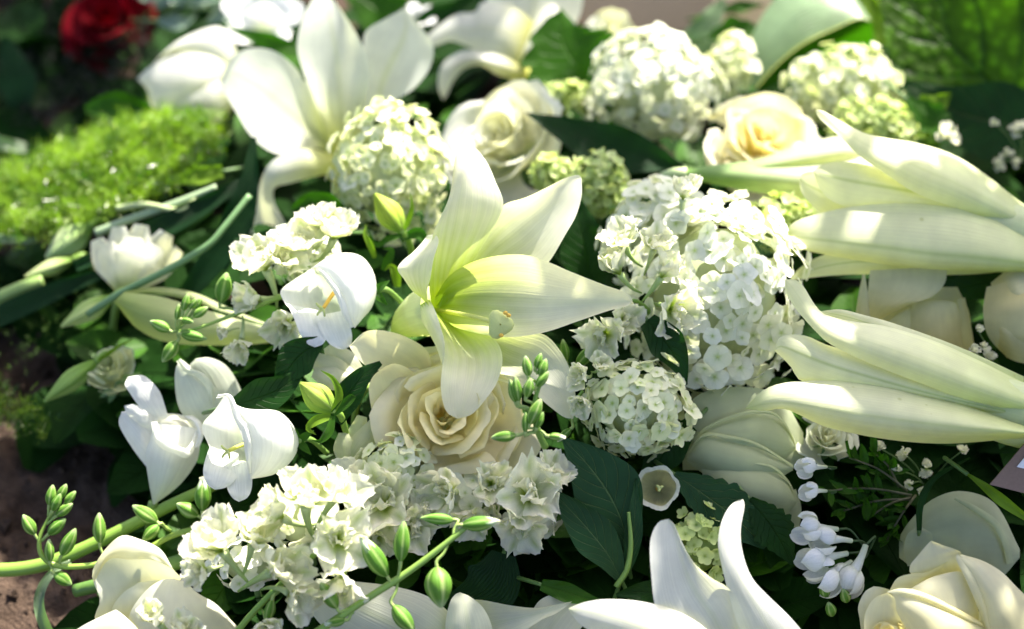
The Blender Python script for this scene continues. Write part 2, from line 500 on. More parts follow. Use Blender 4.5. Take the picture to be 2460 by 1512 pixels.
def floret_mesh(seed, npet=5, cupz=0.25, wide=0.60, white=(0.84, 0.85, 0.73), eye=(0.46, 0.58, 0.18), mat=None):
    rn = random.Random(seed)
    V, Fc, C, U = [], [], [], []
    nu, nv = 5, 5
    for k in range(npet):
        a = 2 * math.pi * k / npet + rn.uniform(-0.12, 0.12)
        L = rn.uniform(0.88, 1.06)
        w = wide * rn.uniform(0.88, 1.1)
        up = cupz * rn.uniform(0.2, 1.5)
        tw = rn.uniform(-0.3, 0.3)
        off = len(V)
        for i in range(nu):
            u = i / (nu - 1)
            wd = w * math.sin(math.pi * (0.10 + 0.80 * u ** 0.85)) ** 0.65
            for j in range(nv):
                v = -1 + 2 * j / (nv - 1)
                r = 0.06 + L * (0.98 * u - 0.10 * u * v * v)
                x, y = r, wd * v * (0.25 + 0.75 * min(1, u * 1.6))
                z = 0.03 + up * u * u * 0.9 - 0.12 * u ** 3 + 0.07 * v * v * u + tw * v * u * 0.2 + 0.05 * nz3(u * 3 + seed, v * 2, k)
                V.append((x * math.cos(a) - y * math.sin(a), x * math.sin(a) + y * math.cos(a), z))
                C.append(mix(eye, white, sstep(0.0, 0.34, u)))
                U.append((j / (nv - 1), u))
        Fc += grid_faces(nu, nv, off=off)
    # eye
    off = len(V)
    for i in range(6):
        a = i * math.pi / 3
        V.append((0.09 * math.cos(a), 0.09 * math.sin(a), 0.05)); C.append(eye); U.append((0, 0))
    V.append((0, 0, 0.15)); C.append(mix(eye, (0.3, 0.4, 0.1), 0.5)); U.append((0, 0))
    for i in range(6): Fc.append((off + i, off + (i + 1) % 6, off + 6))
    return mesh('floret', V, Fc, mat, C, U)
FLORETS = [floret_mesh(s, mat=M_SNOW) for s in range(8)]
FLORETS_W = [floret_mesh(40 + s, white=(0.86, 0.87, 0.82), eye=(0.56, 0.66, 0.34), wide=0.66, cupz=0.18, mat=M_SNOWW) for s in range(8)]
FLORETS_G = [floret_mesh(20 + s, cupz=0.5, wide=0.55, white=(0.66, 0.74, 0.42), eye=(0.36, 0.48, 0.14), mat=M_SNOWG) for s in range(6)]
_core = {}
def snowball(label, px, py, lift, rx, fl=22, ry=None, green=False, seed=0, dens=1.0, name='snowball_bloom', up=-0.2, jit=0.16, group='snowball blooms', white=False):
    rn = random.Random(seed + 500)
    fr = F(px, py, lift)
    t = thing(name, label, 'flower', fr.o, group)
    ry = ry or rx
    S = fr.u
    n = min(330, int(dens * 4.4 * (rx * ry) / (fl * fl) * 0.80))
    if green not in _core:
        V = []; Fc = []
        for i in range(9):
            for j in range(14):
                a, b = math.pi * (i + 0.02) / 8.04, 2 * math.pi * j / 14
                V.append((math.sin(a) * math.cos(b), math.sin(a) * math.sin(b), math.cos(a)))
        _core[green] = mesh('flower_core', V, grid_faces(9, 14, True), petal_mat('core_' + ('lime' if green else 'green'), transl=0.1, color=(0.2, 0.28, 0.07) if green else (0.46, 0.52, 0.30)))
    bx, by, bz = RIGHT, -UP, -FWD
    core = link('flower_core', _core[green], t)
    core.rotation_euler = Matrix((bx, -by, bz)).transposed().to_euler()
    core.scale = (rx * S * 0.74, ry * S * 0.74, min(rx, ry) * S * 0.74)
    k = 0; i = 0
    meshes = FLORETS_G if green else FLORETS_W if white else FLORETS
    lump = rn.uniform(0, 40)
    while k < n and i < n * 3:
        zz = 1 - 2 * (i + 0.5) / (n * 1.45)
        i += 1
        if zz < up: break
        a = i * 2.39996
        rr = math.sqrt(max(0, 1 - zz * zz))
        d = Vector((rr * math.cos(a), rr * math.sin(a), zz)) + Vector([rn.uniform(-jit, jit) for _ in range(3)])
        d.normalize()
        q = rn.uniform(0.88, 1.06) * (1 + 0.26 * nz3(d.x * 1.7 + lump, d.y * 1.9, d.z * 1.9))
        pos = bx * (d.x * rx * q) + by * (d.y * ry * q) + bz * (d.z * min(rx, ry) * q)
        nd = (bx * d.x / rx + by * d.y / ry + bz * d.z / min(rx, ry)).normalized()
        nd = (nd + Vector([rn.uniform(-0.5, 0.5) for _ in range(3)]) + Vector((0, 0, 0.12))).normalized()
        rot = nd.to_track_quat('Z', 'Y').to_matrix() @ Matrix.Rotation(rn.random() * 6.28, 3, 'Z')
        link('floret', rn.choice(meshes), t, loc=pos * S, rot=rot, scale=fl * S * rn.uniform(0.7, 1.35))
        k += 1
    down = Vector((0, 0.02, -0.09))
    link('stem', tube_mesh('stem', [down * 0.2, down * 0.6, down], [0.002, 0.002], M_STEM, (0.12, 0.2, 0.06), n=6), t)
    return t

def bell(label, px, py, lift, rad, length, axis, seed=0, lobes=5, flare=0.30, lobe_len=0.42, roll=0.0, group='white bellflowers', white=(0.83, 0.84, 0.84), inside=None, pistil=True, name='bellflower', ruff=0.06, tubular=0.78):
    """px,py = mouth centre; the bell's body runs back along -axis"""
    rn = random.Random(seed + 900)
    fr = F(px, py, lift)
    rot = axis_mat(axis, roll)
    S = fr.u
    t = thing(name, label, 'flower', fr.o, group, rot)
    nu, nv = 26, 80
    V, C, U = [], [], []
    for i in range(nu):
        u = i / (nu - 1)
        for j in range(nv):
            a = 2 * math.pi * j / nv
            lb = abs(math.cos(a * lobes / 2 + 0.3 * nz3(math.cos(a), math.sin(a), seed)))        # 1 at a lobe's middle, 0 between lobes
            body = clamp(u / 0.68)
            k = clamp((u - 0.68) / 0.32)
            r = tubular * math.sin(min(1, body * 1.0) * math.pi / 2) ** 0.6
            prof = (lb ** 0.4)
            r += k * (0.10 + flare * prof) + 0.5 * flare * k * k * prof
            z = -length / rad * (1 - body) + k * lobe_len * prof * (1 - 0.55 * k * flare)
            w = nz3(math.cos(a) * 2.2 + seed, math.sin(a) * 2.2, u * 2.5 + seed)
            w2 = nz3(math.cos(a) * 6 + seed, math.sin(a) * 6, u * 4)
            r *= 1 + 0.07 * w + ruff * w2 * k
            r *= 1 + 0.035 * math.cos(a * lobes) * body
            z += 1.2 * ruff * w2 * k + 0.05 * w
            V.append((S * rad * r * math.cos(a), S * rad * r * math.sin(a), S * rad * z))
            c = mix(inside or (0.62, 0.68, 0.42), white, sstep(0.02, 0.3, u) if not inside else sstep(0.5, 0.68, u))
            C.append(c); U.append((j / nv * 3, u))
    me = mesh('corolla', V, grid_faces(nu, nv, True), M_BELL, C, U)
    link('corolla', me, t)
    zb = -length * S
    if pistil:
        pts = [Vector((0, 0, zb * 0.95)), Vector((0.04 * rad * S, 0.02 * rad * S, zb * 0.4)), Vector((0.08 * rad * S, 0, -0.05 * rad * S))]
        st = link('style', tube_mesh('style', pts, [0.0016, 0.0014], M_YEL, n=6), t)
        for k in range(3):
            a = k * 2.09 + 0.4
            d = Vector((math.cos(a), math.sin(a), 0.4)) * rad * S * 0.12
            link('stigma', tube_mesh('stigma', [pts[2], pts[2] + d, pts[2] + d * 1.5 - Vector((0, 0, rad * S * 0.06))], [0.0011, 0.0006], M_STIG, n=5), st)
    for k in range(5):
        a = k * 1.2566
        vs, cs, us = [], [], []
        for i in range(7):
            u = i / 6
            for j in range(3):
                v = j - 1
                r = rad * S * (0.06 + 0.52 * u ** 0.8); w = rad * S * 0.15 * math.sin(math.pi * (0.2 + 0.8 * u)) * v
                vs.append((r * math.cos(a) - w * math.sin(a), r * math.sin(a) + w * math.cos(a), zb - rad * S * (0.05 - 0.16 * u)))
                cs.append((0.14, 0.26, 0.06)); us.append((j / 2, u))
        link('sepal', mesh('sepal', vs, grid_faces(7, 3), M_STEM, cs, us), t)
    link('stem', tube_mesh('stem', [Vector((0, 0, zb)), Vector((0, 0, zb - 0.014)), Vector((0.01, -0.004, zb - 0.04))], [0.0018, 0.0018], M_STEM, (0.14, 0.26, 0.06), n=7), t)
    return t

# larkspur: ruffled petals, spur, buds
def ruffled(seed, L=1.0, w=0.5, rough=0.16, green=0.5):
    rn = random.Random(seed + 40)
    nu, nv = 11, 13
    V, C, U = [], [], []
    tip = rn.uniform(0.1, 0.3)
    for i in range(nu):
        u = i / (nu - 1)
        wd = w * math.sin(math.pi * (0.08 + 0.74 * u)) ** 0.7
        for j in range(nv):
            v = -1 + 2 * j / (nv - 1)
            jag = (0.16 * nz3(v * 3.1 + seed, seed, 1) + 0.10 * nz3(v * 8 + seed, seed, 7)) * sstep(0.55, 1, u)
            x = L * (u * (1 - 0.22 * v * v * u) + jag)
            y = wd * v * (0.2 + 0.8 * min(1, u * 1.8)) * (1 + 0.12 * nz3(u * 6, v * 3, seed))
            z = 0.30 * u - 0.45 * tip * u ** 3 + 0.22 * v * v * u + rough * (nz3(u * 3.2 + seed, v * 2.6, 3) * (0.2 + u) + 0.5 * nz3(u * 7 + seed, v * 6, 8) * u * (0.4 + abs(v)))
            V.append((x, y, z))
            c = mix((0.44, 0.58, 0.08), (0.90, 0.90, 0.82), sstep(0.08, 0.55, u))
            g = green * math.exp(-(v / 0.22) ** 2) * math.exp(-((u - 0.72) / 0.25) ** 2)
            c = mix(c, (0.40, 0.52, 0.14), g)
            C.append(c); U.append((j / (nv - 1), u))
    return mesh('petal', V, grid_faces(nu, nv), M_LARK, C, U)
OUTERP = [ruffled(s, 1.10, 0.52, 0.15, 0.75) for s in range(6)]
INNERP = [ruffled(10 + s, 0.72, 0.36, 0.20, 0.15) for s in range(5)]
def spur_mesh():
    return tube_mesh('spur', [Vector((0, 0, 0)), Vector((0, 0.05, -0.5)), Vector((0, 0.25, -1.05)), Vector((0, 0.55, -1.4))], [0.20, 0.13, 0.09, 0.04], M_BUD, lambda u: mix((0.66, 0.72, 0.4), (0.30, 0.42, 0.10), u), n=7, res=10)
SPUR = spur_mesh()
def floret_lark(parent, loc, axis, size, seed, n_out=5, n_in=3, openness=0.70):
    rn = random.Random(seed)
    e = bpy.data.objects.new('floret', None)
    e.empty_display_size = 0.005
    COL.objects.link(e)
    e.parent = parent
    e.location = loc
    e.rotation_euler = axis_mat(axis, rn.random() * 6.28).to_euler()
    e.scale = (size * 1.02,) * 3
    for k in range(n_out):
        a = 2 * math.pi * k / n_out + rn.uniform(-0.2, 0.2)
        m = Matrix.Rotation(a, 3, 'Z') @ Matrix.Rotation(-(R(12) + (1 - openness) * R(60) + rn.uniform(-0.3, 0.25)), 3, 'Y') @ Matrix.Rotation(rn.uniform(-0.3, 0.3), 3, 'X')
        link('petal', rn.choice(OUTERP), e, rot=m, scale=rn.uniform(0.9, 1.12))
    for k in range(n_in):
        a = 2 * math.pi * k / n_in + rn.uniform(-0.3, 0.3)
        m = Matrix.Rotation(a, 3, 'Z') @ Matrix.Rotation(-(R(50) + rn.uniform(-0.35, 0.35)), 3, 'Y') @ Matrix.Rotation(rn.uniform(-0.5, 0.5), 3, 'X')
        link('petal', rn.choice(INNERP), e, rot=m, scale=rn.uniform(0.75, 1.1))
    link('spur', SPUR, e, scale=0.75)
    return e

def bud_mesh(seed, opened=False):
    nu, nv = 15, 25
    V, C, U = [], [], []
    for i in range(nu):
        u = i / (nu - 1)
        prof = math.sin(math.pi * (0.02 + 0.96 * u ** 0.92)) ** 0.72
        prof *= 1 - 0.22 * u
        for j in range(nv - 1):
            a = 2 * math.pi * j / (nv - 1)
            s = math.cos(5 * a + 0.4 * seed + 0.5 * u)
            r = 0.27 * prof * (1 + 0.07 * s + 0.03 * nz3(math.cos(a) * 2, math.sin(a) * 2, u * 2 + seed))
            V.append((r * math.cos(a), r * math.sin(a), u))
            pale = sstep(0.35, 0.95, -s) * 0.75
            c = mix((0.12, 0.26, 0.03), (0.50, 0.60, 0.22), pale)
            c = mix(c, (0.60, 0.68, 0.40), 0.55 * sstep(0.75, 1.0, u))
            if opened: c = mix(c, (0.80, 0.83, 0.70), sstep(0.72, 0.85, u + 0.08 * s))
            C.append(c); U.append((j / (nv - 1), u))
    f = grid_faces(nu, nv - 1, True)
    return mesh('bud', V, f, M_BUD, C, U)
BUDS = [bud_mesh(s) for s in range(4)]
BUDS_O = [bud_mesh(10 + s, True) for s in range(2)]
def add_bud(t, fr, tip, base, root, fat=1.0, opened=False, seed=0):
    """a bud from base to tip (both picture points with depth), its stalk running on to root"""
    a, b, r = fr(*base) - fr.o, fr(*tip) - fr.o, fr(*root) - fr.o
    d = b - a
    L = d.length
    fat *= 0.84 + 0.12 * ((seed * 7) % 5) / 4
    rot = d.to_track_quat('Z', 'Y').to_matrix() @ Matrix.Rotation(seed * 1.7, 3, 'Z')
    o = link('bud', (BUDS_O if opened else BUDS)[seed % (2 if opened else 4)], t, loc=a, rot=rot, scale=(L * fat, L * fat, L))
    p = tube_mesh('bud_stalk', [a + d * 0.06, a - d * 0.14, r + (a - r) * 0.4, r], [0.0011, 0.0008, 0.0008], M_STEM, lambda u: mix((0.36, 0.46, 0.14), (0.22, 0.36, 0.07), u), n=6, res=8)
    inv = Matrix.Translation(a) @ rot.to_4x4() @ Matrix.Diagonal((L * fat, L * fat, L, 1))
    q = link('bud_stalk', p, o)
    q.matrix_parent_inverse = inv.inverted()
    if opened:
        rn = random.Random(seed)
        for k in range(3):
            m = Matrix.Rotation(k * 2.1 + rn.random(), 3, 'Z') @ Matrix.Rotation(-R(70), 3, 'Y')
            pp = link('petal_tip', rn.choice(INNERP), o, rot=m, loc=(0, 0, 0.72))
            pp.scale = (0.42, 0.30, 0.35)
    return o
def stem_part(t, fr, pts, rad, col=(0.20, 0.36, 0.06), name='stem', n=9):
    return link(name, tube_mesh(name, [fr(*p) - fr.o for p in pts], [r * fr.u for r in rad], M_STEM, col, n=n), t)

# ------------------------------------------------------------------ the ground
SOIL_Z = -0.05
def soil_h(x, y):
    v = Vector((x, y, 0))
    h = 0.016 * noise.noise(v * 9) + 0.012 * noise.noise(v * 23 + Vector((3, 1, 0))) + 0.009 * abs(noise.noise(v * 60)) + 0.005 * noise.noise(v * 130)
    k = clamp(1 - max(0, max(abs(x), abs(y - 0.2)) - 1.5) / 3)
    return SOIL_Z + h * (0.3 + 0.7 * k)
def build_soil():
    def axis(lo, hi, st):
        c = list(np.arange(lo, hi, st))
        o = []
        d, s = hi, st
        while d < 60:
            s *= 1.35; d += s; o.append(d)
        p = []
        d, s = lo, st
        while d > -60:
            s *= 1.35; d -= s; p.append(d)
        return p[::-1] + c + o
    xs, ys = axis(-0.55, 0.55, 0.0045), axis(-0.32, 0.75, 0.005)
    V = [(x, y, soil_h(x, y)) for x in xs for y in ys]
    m, nt, out = nodes('soil')
    L = nt.links.new
    tc = N(nt, 'ShaderNodeTexCoord')
    n1 = N(nt, 'ShaderNodeTexNoise', i_Scale=45.0, i_Detail=8.0, i_Roughness=0.7)
    n2 = N(nt, 'ShaderNodeTexNoise', i_Scale=420.0, i_Detail=4.0)
    L(tc.outputs['Object'], n1.inputs['Vector']); L(tc.outputs['Object'], n2.inputs['Vector'])
    cr = N(nt, 'ShaderNodeValToRGB')
    cr.color_ramp.elements[0].position = 0.3; cr.color_ramp.elements[0].color = (0.020, 0.013, 0.009, 1)
    cr.color_ramp.elements[1].position = 0.72; cr.color_ramp.elements[1].color = (0.11, 0.075, 0.055, 1)
    L(n1.outputs[0], cr.inputs[0])
    ad = N(nt, 'ShaderNodeMath', operation='ADD')
    L(n1.outputs[0], ad.inputs[0]); L(n2.outputs[0], ad.inputs[1])
    bp = N(nt, 'ShaderNodeBump', i_Strength=0.9, i_Distance=0.004)
    L(ad.outputs[0], bp.inputs['Height'])
    p = N(nt, 'ShaderNodeBsdfPrincipled', i_Roughness=0.95)
    p.inputs['Specular IOR Level'].default_value = 0.15
    L(cr.outputs[0], p.inputs['Base Color']); L(bp.outputs[0], p.inputs['Normal']); L(p.outputs[0], out.inputs[0])
    o = link('soil', mesh('soil', V, grid_faces(len(xs), len(ys)), m))
    o['kind'] = 'structure'
    # crumbs lying on the soil
    rn = random.Random(5)
    V, Fc = [], []
    for k in range(5200):
        x, y = rn.uniform(-0.5, 0.2) if rn.random() < 0.75 else rn.uniform(0.0, 0.5), rn.uniform(-0.3, 0.55)
        s = 0.0012 + 0.0055 * rn.random() ** 4
        z = soil_h(x, y) + s * 0.3
        off = len(V)
        pts = [(1, 0, 0), (-1, 0, 0), (0, 1, 0), (0, -1, 0), (0, 0, 1), (0, 0, -1)]
        e = Euler((rn.random() * 6, rn.random() * 6, rn.random() * 6)).to_matrix()
        for q in pts:
            w = e @ (Vector(q) * s * rn.uniform(0.6, 1.3))
            V.append((x + w.x, y + w.y, z + w.z))
        for a in (0, 1):
            for b, c in ((2, 4), (4, 3), (3, 5), (5, 2)):
                f = (off + a, off + b, off + c)
                Fc.append(f if a == 0 else f[::-1])
    o = link('soil_crumbs', mesh('soil_crumbs', V, Fc, m, smooth=False))
    tag(o, 'loose brown crumbs of earth scattered over the bare soil', 'soil', kind='stuff')
build_soil()

# ------------------------------------------------------------------ dark undergrowth of leaves beneath the flowers
def inside(poly, x, y):
    c = False
    j = len(poly) - 1
    for i in range(len(poly)):
        xi, yi = poly[i]; xj, yj = poly[j]
        if (yi > y) != (yj > y) and x < (xj - xi) * (y - yi) / (yj - yi) + xi: c = not c
        j = i
    return c
SOIL_HOLES = [[(-80, 650), (110, 660), (190, 760), (150, 860), (-80, 880)], [(-80, 860), (200, 880), (300, 960), (330, 1150), (380, 1260), (240, 1380), (250, 1700), (-200, 1700), (-200, 860)],
              [(-80, 280), (240, 285), (240, 380), (100, 480), (-80, 480)],
              [(1830, 1400), (1960, 1340), (2080, 1430), (2100, 1560), (1880, 1560)]]
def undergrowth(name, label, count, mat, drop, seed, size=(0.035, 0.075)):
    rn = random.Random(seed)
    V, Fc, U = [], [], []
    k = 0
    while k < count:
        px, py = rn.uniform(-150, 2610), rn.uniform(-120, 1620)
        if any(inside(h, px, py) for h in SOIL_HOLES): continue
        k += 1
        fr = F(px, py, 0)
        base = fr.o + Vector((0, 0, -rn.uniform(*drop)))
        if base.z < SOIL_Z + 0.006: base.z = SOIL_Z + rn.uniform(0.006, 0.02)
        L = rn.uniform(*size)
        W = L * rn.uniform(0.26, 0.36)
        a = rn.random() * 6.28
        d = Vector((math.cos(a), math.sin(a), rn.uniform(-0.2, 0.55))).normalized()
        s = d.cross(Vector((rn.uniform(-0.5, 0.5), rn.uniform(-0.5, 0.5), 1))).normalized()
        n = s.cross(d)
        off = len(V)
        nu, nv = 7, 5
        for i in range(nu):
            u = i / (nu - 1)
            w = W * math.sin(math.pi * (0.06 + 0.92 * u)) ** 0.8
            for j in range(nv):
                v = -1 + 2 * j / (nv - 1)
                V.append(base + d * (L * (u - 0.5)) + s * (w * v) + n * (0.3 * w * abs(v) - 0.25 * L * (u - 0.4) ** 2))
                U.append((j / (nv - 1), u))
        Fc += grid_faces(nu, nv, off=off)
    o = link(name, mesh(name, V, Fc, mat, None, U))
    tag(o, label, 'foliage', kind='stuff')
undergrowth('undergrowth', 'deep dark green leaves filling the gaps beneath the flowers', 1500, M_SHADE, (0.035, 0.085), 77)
undergrowth('leaf_filler', 'small mid green leaves tucked close under the blooms', 340, M_MIDLEAF, (0.03, 0.06), 78, (0.022, 0.05))

# ------------------------------------------------------------------ feathery bright green foliage
M_FEATH = petal_mat('feathery_green', transl=0.4, tint=(1.1, 1.3, 0.3), rough=0.25, spec=0.8, bump=0.0)
def feathery(name, label, poly, n, seed, lift=(-60, 60), size=(10, 20), mat=None):
    rn = random.Random(seed)
    xs = [p[0] for p in poly]; ys = [p[1] for p in poly]
    V, Fc, C = [], [], []
    k = 0
    while k < n:
        px, py = rn.uniform(min(xs), max(xs)), rn.uniform(min(ys), max(ys))
        if not inside(poly, px, py): continue
        edge = 0.5 + 0.5 * nz3(px * 0.016, py * 0.016, seed + 3) + 0.35 * nz3(px * 0.05, py * 0.05, seed)
        if rn.random() > sstep(-0.1, 0.45, edge): continue
        px += rn.gauss(0, 14); py += rn.gauss(0, 14)
        k += 1
        l = rn.uniform(*lift) * (0.5 + 0.5 * nz3(px * 0.012, py * 0.012, seed) + 0.4)
        fr = F(px, py, l)
        c = fr.o
        ax = Vector((rn.gauss(0, 0.6), rn.gauss(-0.1, 0.6), rn.uniform(0.3, 1.2))).normalized()
        L = rn.uniform(*size) * fr.u
        tone = mix((0.04, 0.11, 0.010), (0.26, 0.39, 0.05), clamp(0.5 + 0.9 * nz3(px * 0.02, py * 0.02, 4) + rn.uniform(-0.35, 0.35)))
        for q in range(9):
            d = (ax + Vector((rn.gauss(0, 0.7), rn.gauss(0, 0.7), rn.gauss(0, 0.7)))).normalized()
            s = d.cross(Vector((rn.random(), rn.random(), rn.random()))).normalized()
            w = L * rn.uniform(0.03, 0.07)
            ll = L * rn.uniform(0.7, 1.4)
            off = len(V)
            V += [c, c + d * ll * 0.5 + s * w, c + d * ll, c + d * ll * 0.5 - s * w]
            Fc.append((off, off + 1, off + 2, off + 3))
            C += [(0.7, 0.8, 0.45) if rn.random() < 0.02 else tone] * 4  # a few needles painted pale to imitate bright glints
    me = mesh(name, V, Fc, mat or M_FEATH, C)
    o = link(name, me)
    tag(o, label, 'foliage', kind='stuff')
    return o
feathery('feathery_foliage', 'bright lime green feathery foliage along the left side below the white lily',
         [(-60, 440), (60, 400), (160, 360), (300, 300), (430, 275), (500, 290), (510, 340), (470, 400), (400, 440), (330, 480), (220, 525), (110, 560), (-60, 570)], 5600, 3, lift=(-130, 90), size=(14, 38))
feathery('feathery_sprig', 'small feathery green sprig on the dark soil at the left edge',
         [(-60, 900), (20, 930), (80, 980), (122, 1020), (110, 1042), (50, 1030), (-60, 1000)], 300, 4, lift=(-60, 30), size=(12, 24))
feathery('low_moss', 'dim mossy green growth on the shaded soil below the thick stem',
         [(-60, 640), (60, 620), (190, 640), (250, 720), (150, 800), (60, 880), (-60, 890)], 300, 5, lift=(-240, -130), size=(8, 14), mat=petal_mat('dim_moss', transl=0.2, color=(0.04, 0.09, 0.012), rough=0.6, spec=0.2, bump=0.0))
feathery('dark_shade_fill', 'near black needle tangle added to stand in for deep shade in the upper left corner',
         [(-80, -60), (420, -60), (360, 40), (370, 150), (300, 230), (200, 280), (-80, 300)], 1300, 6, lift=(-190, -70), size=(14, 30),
         mat=petal_mat('shade_fill_needles', transl=0.1, color=(0.008, 0.014, 0.008), rough=0.6, spec=0.2, bump=0.0))  # near-black needles put in to stand for the corner's deep shade

# ------------------------------------------------------------------ lilies
WHT = (0.84, 0.85, 0.78)
def stalk(t, fr, pts, rad, c0=(0.5, 0.6, 0.3), c1=(0.16, 0.3, 0.06), name='stem'):
    return link(name, tube_mesh(name, [fr(*p) - fr.o for p in pts], [r * fr.u for r in rad], M_STEM, lambda u: mix(c0, c1, u), n=14, res=24), t)

def central_lily():
    fr = F(1060, 720, 250)
    t = thing('lily', 'wide open white lily facing right at the centre with pale green throat', 'lily', fr.o, 'white lilies')
    def pet(L, Rr, M, g=0.62, **kw):
        kw.setdefault('ruffle', 5)
        return loft('petal', fr, L, Rr, M, mat=M_LILY, colf=lily_col(green=g, base=(0.44, 0.58, 0.02), white=(0.87, 0.87, 0.71), rib=0.2, ribc=(0.66, 0.72, 0.30), streak=0.3), parent=t, nu=44, nv=21, **kw)
    # upper petal
    pet([(1036, 742, -70), (1030, 650, -30), (1041, 563, 0), (1057, 525, 2), (1078, 477, -6), (1089, 416, -22), (1093, 378, -42), (1104, 357, -58), (1117, 353, -62)],
        [(1075, 742, -80), (1130, 640, -60), (1186, 548, -35), (1209, 490, -30), (1190, 435, -30), (1169, 389, -40), (1142, 357, -54), (1130, 353, -60), (1117, 353, -62)],
        [(1055, 742, -85), (1075, 640, -62), (1099, 545, -20), (1108, 490, 8), (1114, 440, 10), (1117, 400, -6), (1118, 375, -30), (1117, 360, -50), (1117, 353, -62)], seed=1)
    # upper right petal
    pet([(1050, 735, -75), (1105, 640, -80), (1165, 540, -75), (1209, 493, -68), (1262, 475, -60), (1313, 451, -58), (1356, 429, -66), (1388, 421, -80), (1397, 428, -86)],
        [(1075, 745, -80), (1150, 705, -80), (1225, 670, -70), (1290, 650, -55), (1320, 628, -42), (1356, 568, -40), (1383, 520, -52), (1397, 472, -70), (1397, 428, -86)],
        [(1062, 740, -92), (1130, 670, -105), (1200, 600, -105), (1250, 560, -95), (1302, 515, -80), (1345, 478, -70), (1372, 452, -72), (1390, 434, -80), (1397, 428, -86)], seed=2)
    # right petal
    pet([(1045, 715, -70), (1080, 662, -45), (1140, 628, -15), (1200, 614, 5), (1262, 613, 20), (1318, 630, 30), (1366, 651, 36), (1452, 685, 40), (1505, 704, 36), (1520, 722, 30)],
        [(1045, 750, -70), (1089, 784, -20), (1142, 800, 10), (1195, 809, 26), (1249, 809, 36), (1315, 797, 44), (1380, 775, 48), (1462, 747, 46), (1508, 735, 38), (1520, 722, 30)],
        [(1045, 732, -95), (1089, 722, -75), (1142, 720, -55), (1209, 722, -35), (1255, 724, -20), (1302, 727, -8), (1370, 727, 6), (1440, 726, 18), (1500, 724, 26), (1520, 722, 30)], seed=3)
    # lower petal
    pet([(1032, 722, -50), (1041, 745, 0), (1056, 790, 40), (1069, 840, 66), (1063, 880, 78), (1059, 923, 84), (1063, 962, 84), (1075, 992, 78), (1099, 1007, 72)],
        [(1062, 765, -60), (1120, 785, -25), (1175, 806, 5), (1199, 830, 24), (1207, 868, 40), (1195, 917, 54), (1169, 957, 66), (1134, 995, 72), (1099, 1007, 72)],
        [(1045, 745, -85), (1078, 782, -50), (1112, 822, -18), (1132, 860, 12), (1132, 895, 40), (1126, 930, 62), (1118, 962, 74), (1108, 988, 76), (1099, 1007, 72)], g=0.72, seed=4)
    # lower right petal, behind
    pet([(1060, 760, -80), (1110, 840, -55), (1150, 900, -30), (1209, 918, -10), (1249, 930, 5), (1289, 952, 14), (1329, 984, 18), (1356, 1003, 18), (1377, 1007, 14)],
        [(1070, 755, -80), (1170, 780, -60), (1260, 795, -38), (1310, 806, -26), (1342, 838, -16), (1366, 880, -8), (1380, 930, -2), (1383, 975, 4), (1377, 1007, 14)],
        [(1065, 760, -95), (1140, 815, -85), (1210, 860, -60), (1260, 880, -40), (1300, 905, -22), (1330, 930, -8), (1354, 960, 2), (1370, 990, 8), (1377, 1007, 14)], g=0.6, seed=5)
    # left petal, rolled back and seen from its edge
    pet([(1030, 735, -60), (1012, 716, -40), (990, 699, -20), (971, 672, -4), (955, 647, 4), (966, 628, -6), (990, 608, -22), (1012, 585, -44), (1022, 572, -70)],
        [(1036, 760, -40), (1030, 735, 10), (1026, 700, 34), (1033, 672, 44), (1042, 622, 46), (1052, 590, 40), (1053, 573, 22), (1044, 564, -10), (1026, 566, -60)],
        [(1030, 745, -70), (1020, 720, -24), (1008, 698, 6), (1000, 672, 22), (998, 645, 30), (1008, 622, 28), (1022, 602, 14), (1030, 584, -14), (1024, 570, -66)], seed=6)
    # rim where the left petal runs into the throat
    pet([(1000, 742, -60), (1012, 770, -40), (1030, 800, -8), (1048, 835, 20), (1062, 876, 50)],
        [(1032, 720, -10), (1046, 748, 22), (1058, 785, 44), (1069, 830, 64), (1066, 876, 74)],
        [(1014, 730, -20), (1026, 758, 12), (1042, 794, 34), (1058, 832, 52), (1064, 876, 64)], g=0.1, seed=7)
    # tube seen from outside
    link('tube', tube_mesh('tube', [fr(1056, 742, -70) - fr.o, fr(1020, 752, -110) - fr.o, fr(985, 770, -160) - fr.o, fr(950, 800, -250) - fr.o], [62 * fr.u, 58 * fr.u, 40 * fr.u, 14 * fr.u], M_LILY, lambda u: mix((0.72, 0.76, 0.55), (0.42, 0.55, 0.16), u), n=24, res=20, cap=False), t)
    stalk(t, fr, [(950, 800, -250), (925, 830, -330), (900, 880, -480)], [13, 9, 9])
    # pistil and stamen
    link('style', tube_mesh('style', [fr(1045, 745, -70) - fr.o, fr(1090, 752, -20) - fr.o, fr(1150, 764, 30) - fr.o, fr(1200, 780, 62) - fr.o], [5 * fr.u, 5.5 * fr.u, 6 * fr.u], M_LILY, lambda u: mix((0.6, 0.66, 0.06), (0.74, 0.78, 0.45), u)), t)
    V, U = [], []
    for i in range(12):
        u = i / 11
        for j in range(18):
            a = 2 * math.pi * j / 18
            r = math.sin(math.pi * (0.001 + 0.998 * u)) ** 0.5 * (1 + 0.16 * math.cos(3 * a)) * (0.62 + 0.40 * u)
            V.append(fr(1200 + 36 * r * math.cos(a) + 4 * (u - .5), 780 + 40 * r * math.sin(a), 50 + 34 * u) - fr.o); U.append((j / 18, u))
    st = link('stigma', mesh('stigma', V, grid_faces(12, 18, True), M_STIG, None, U), t)
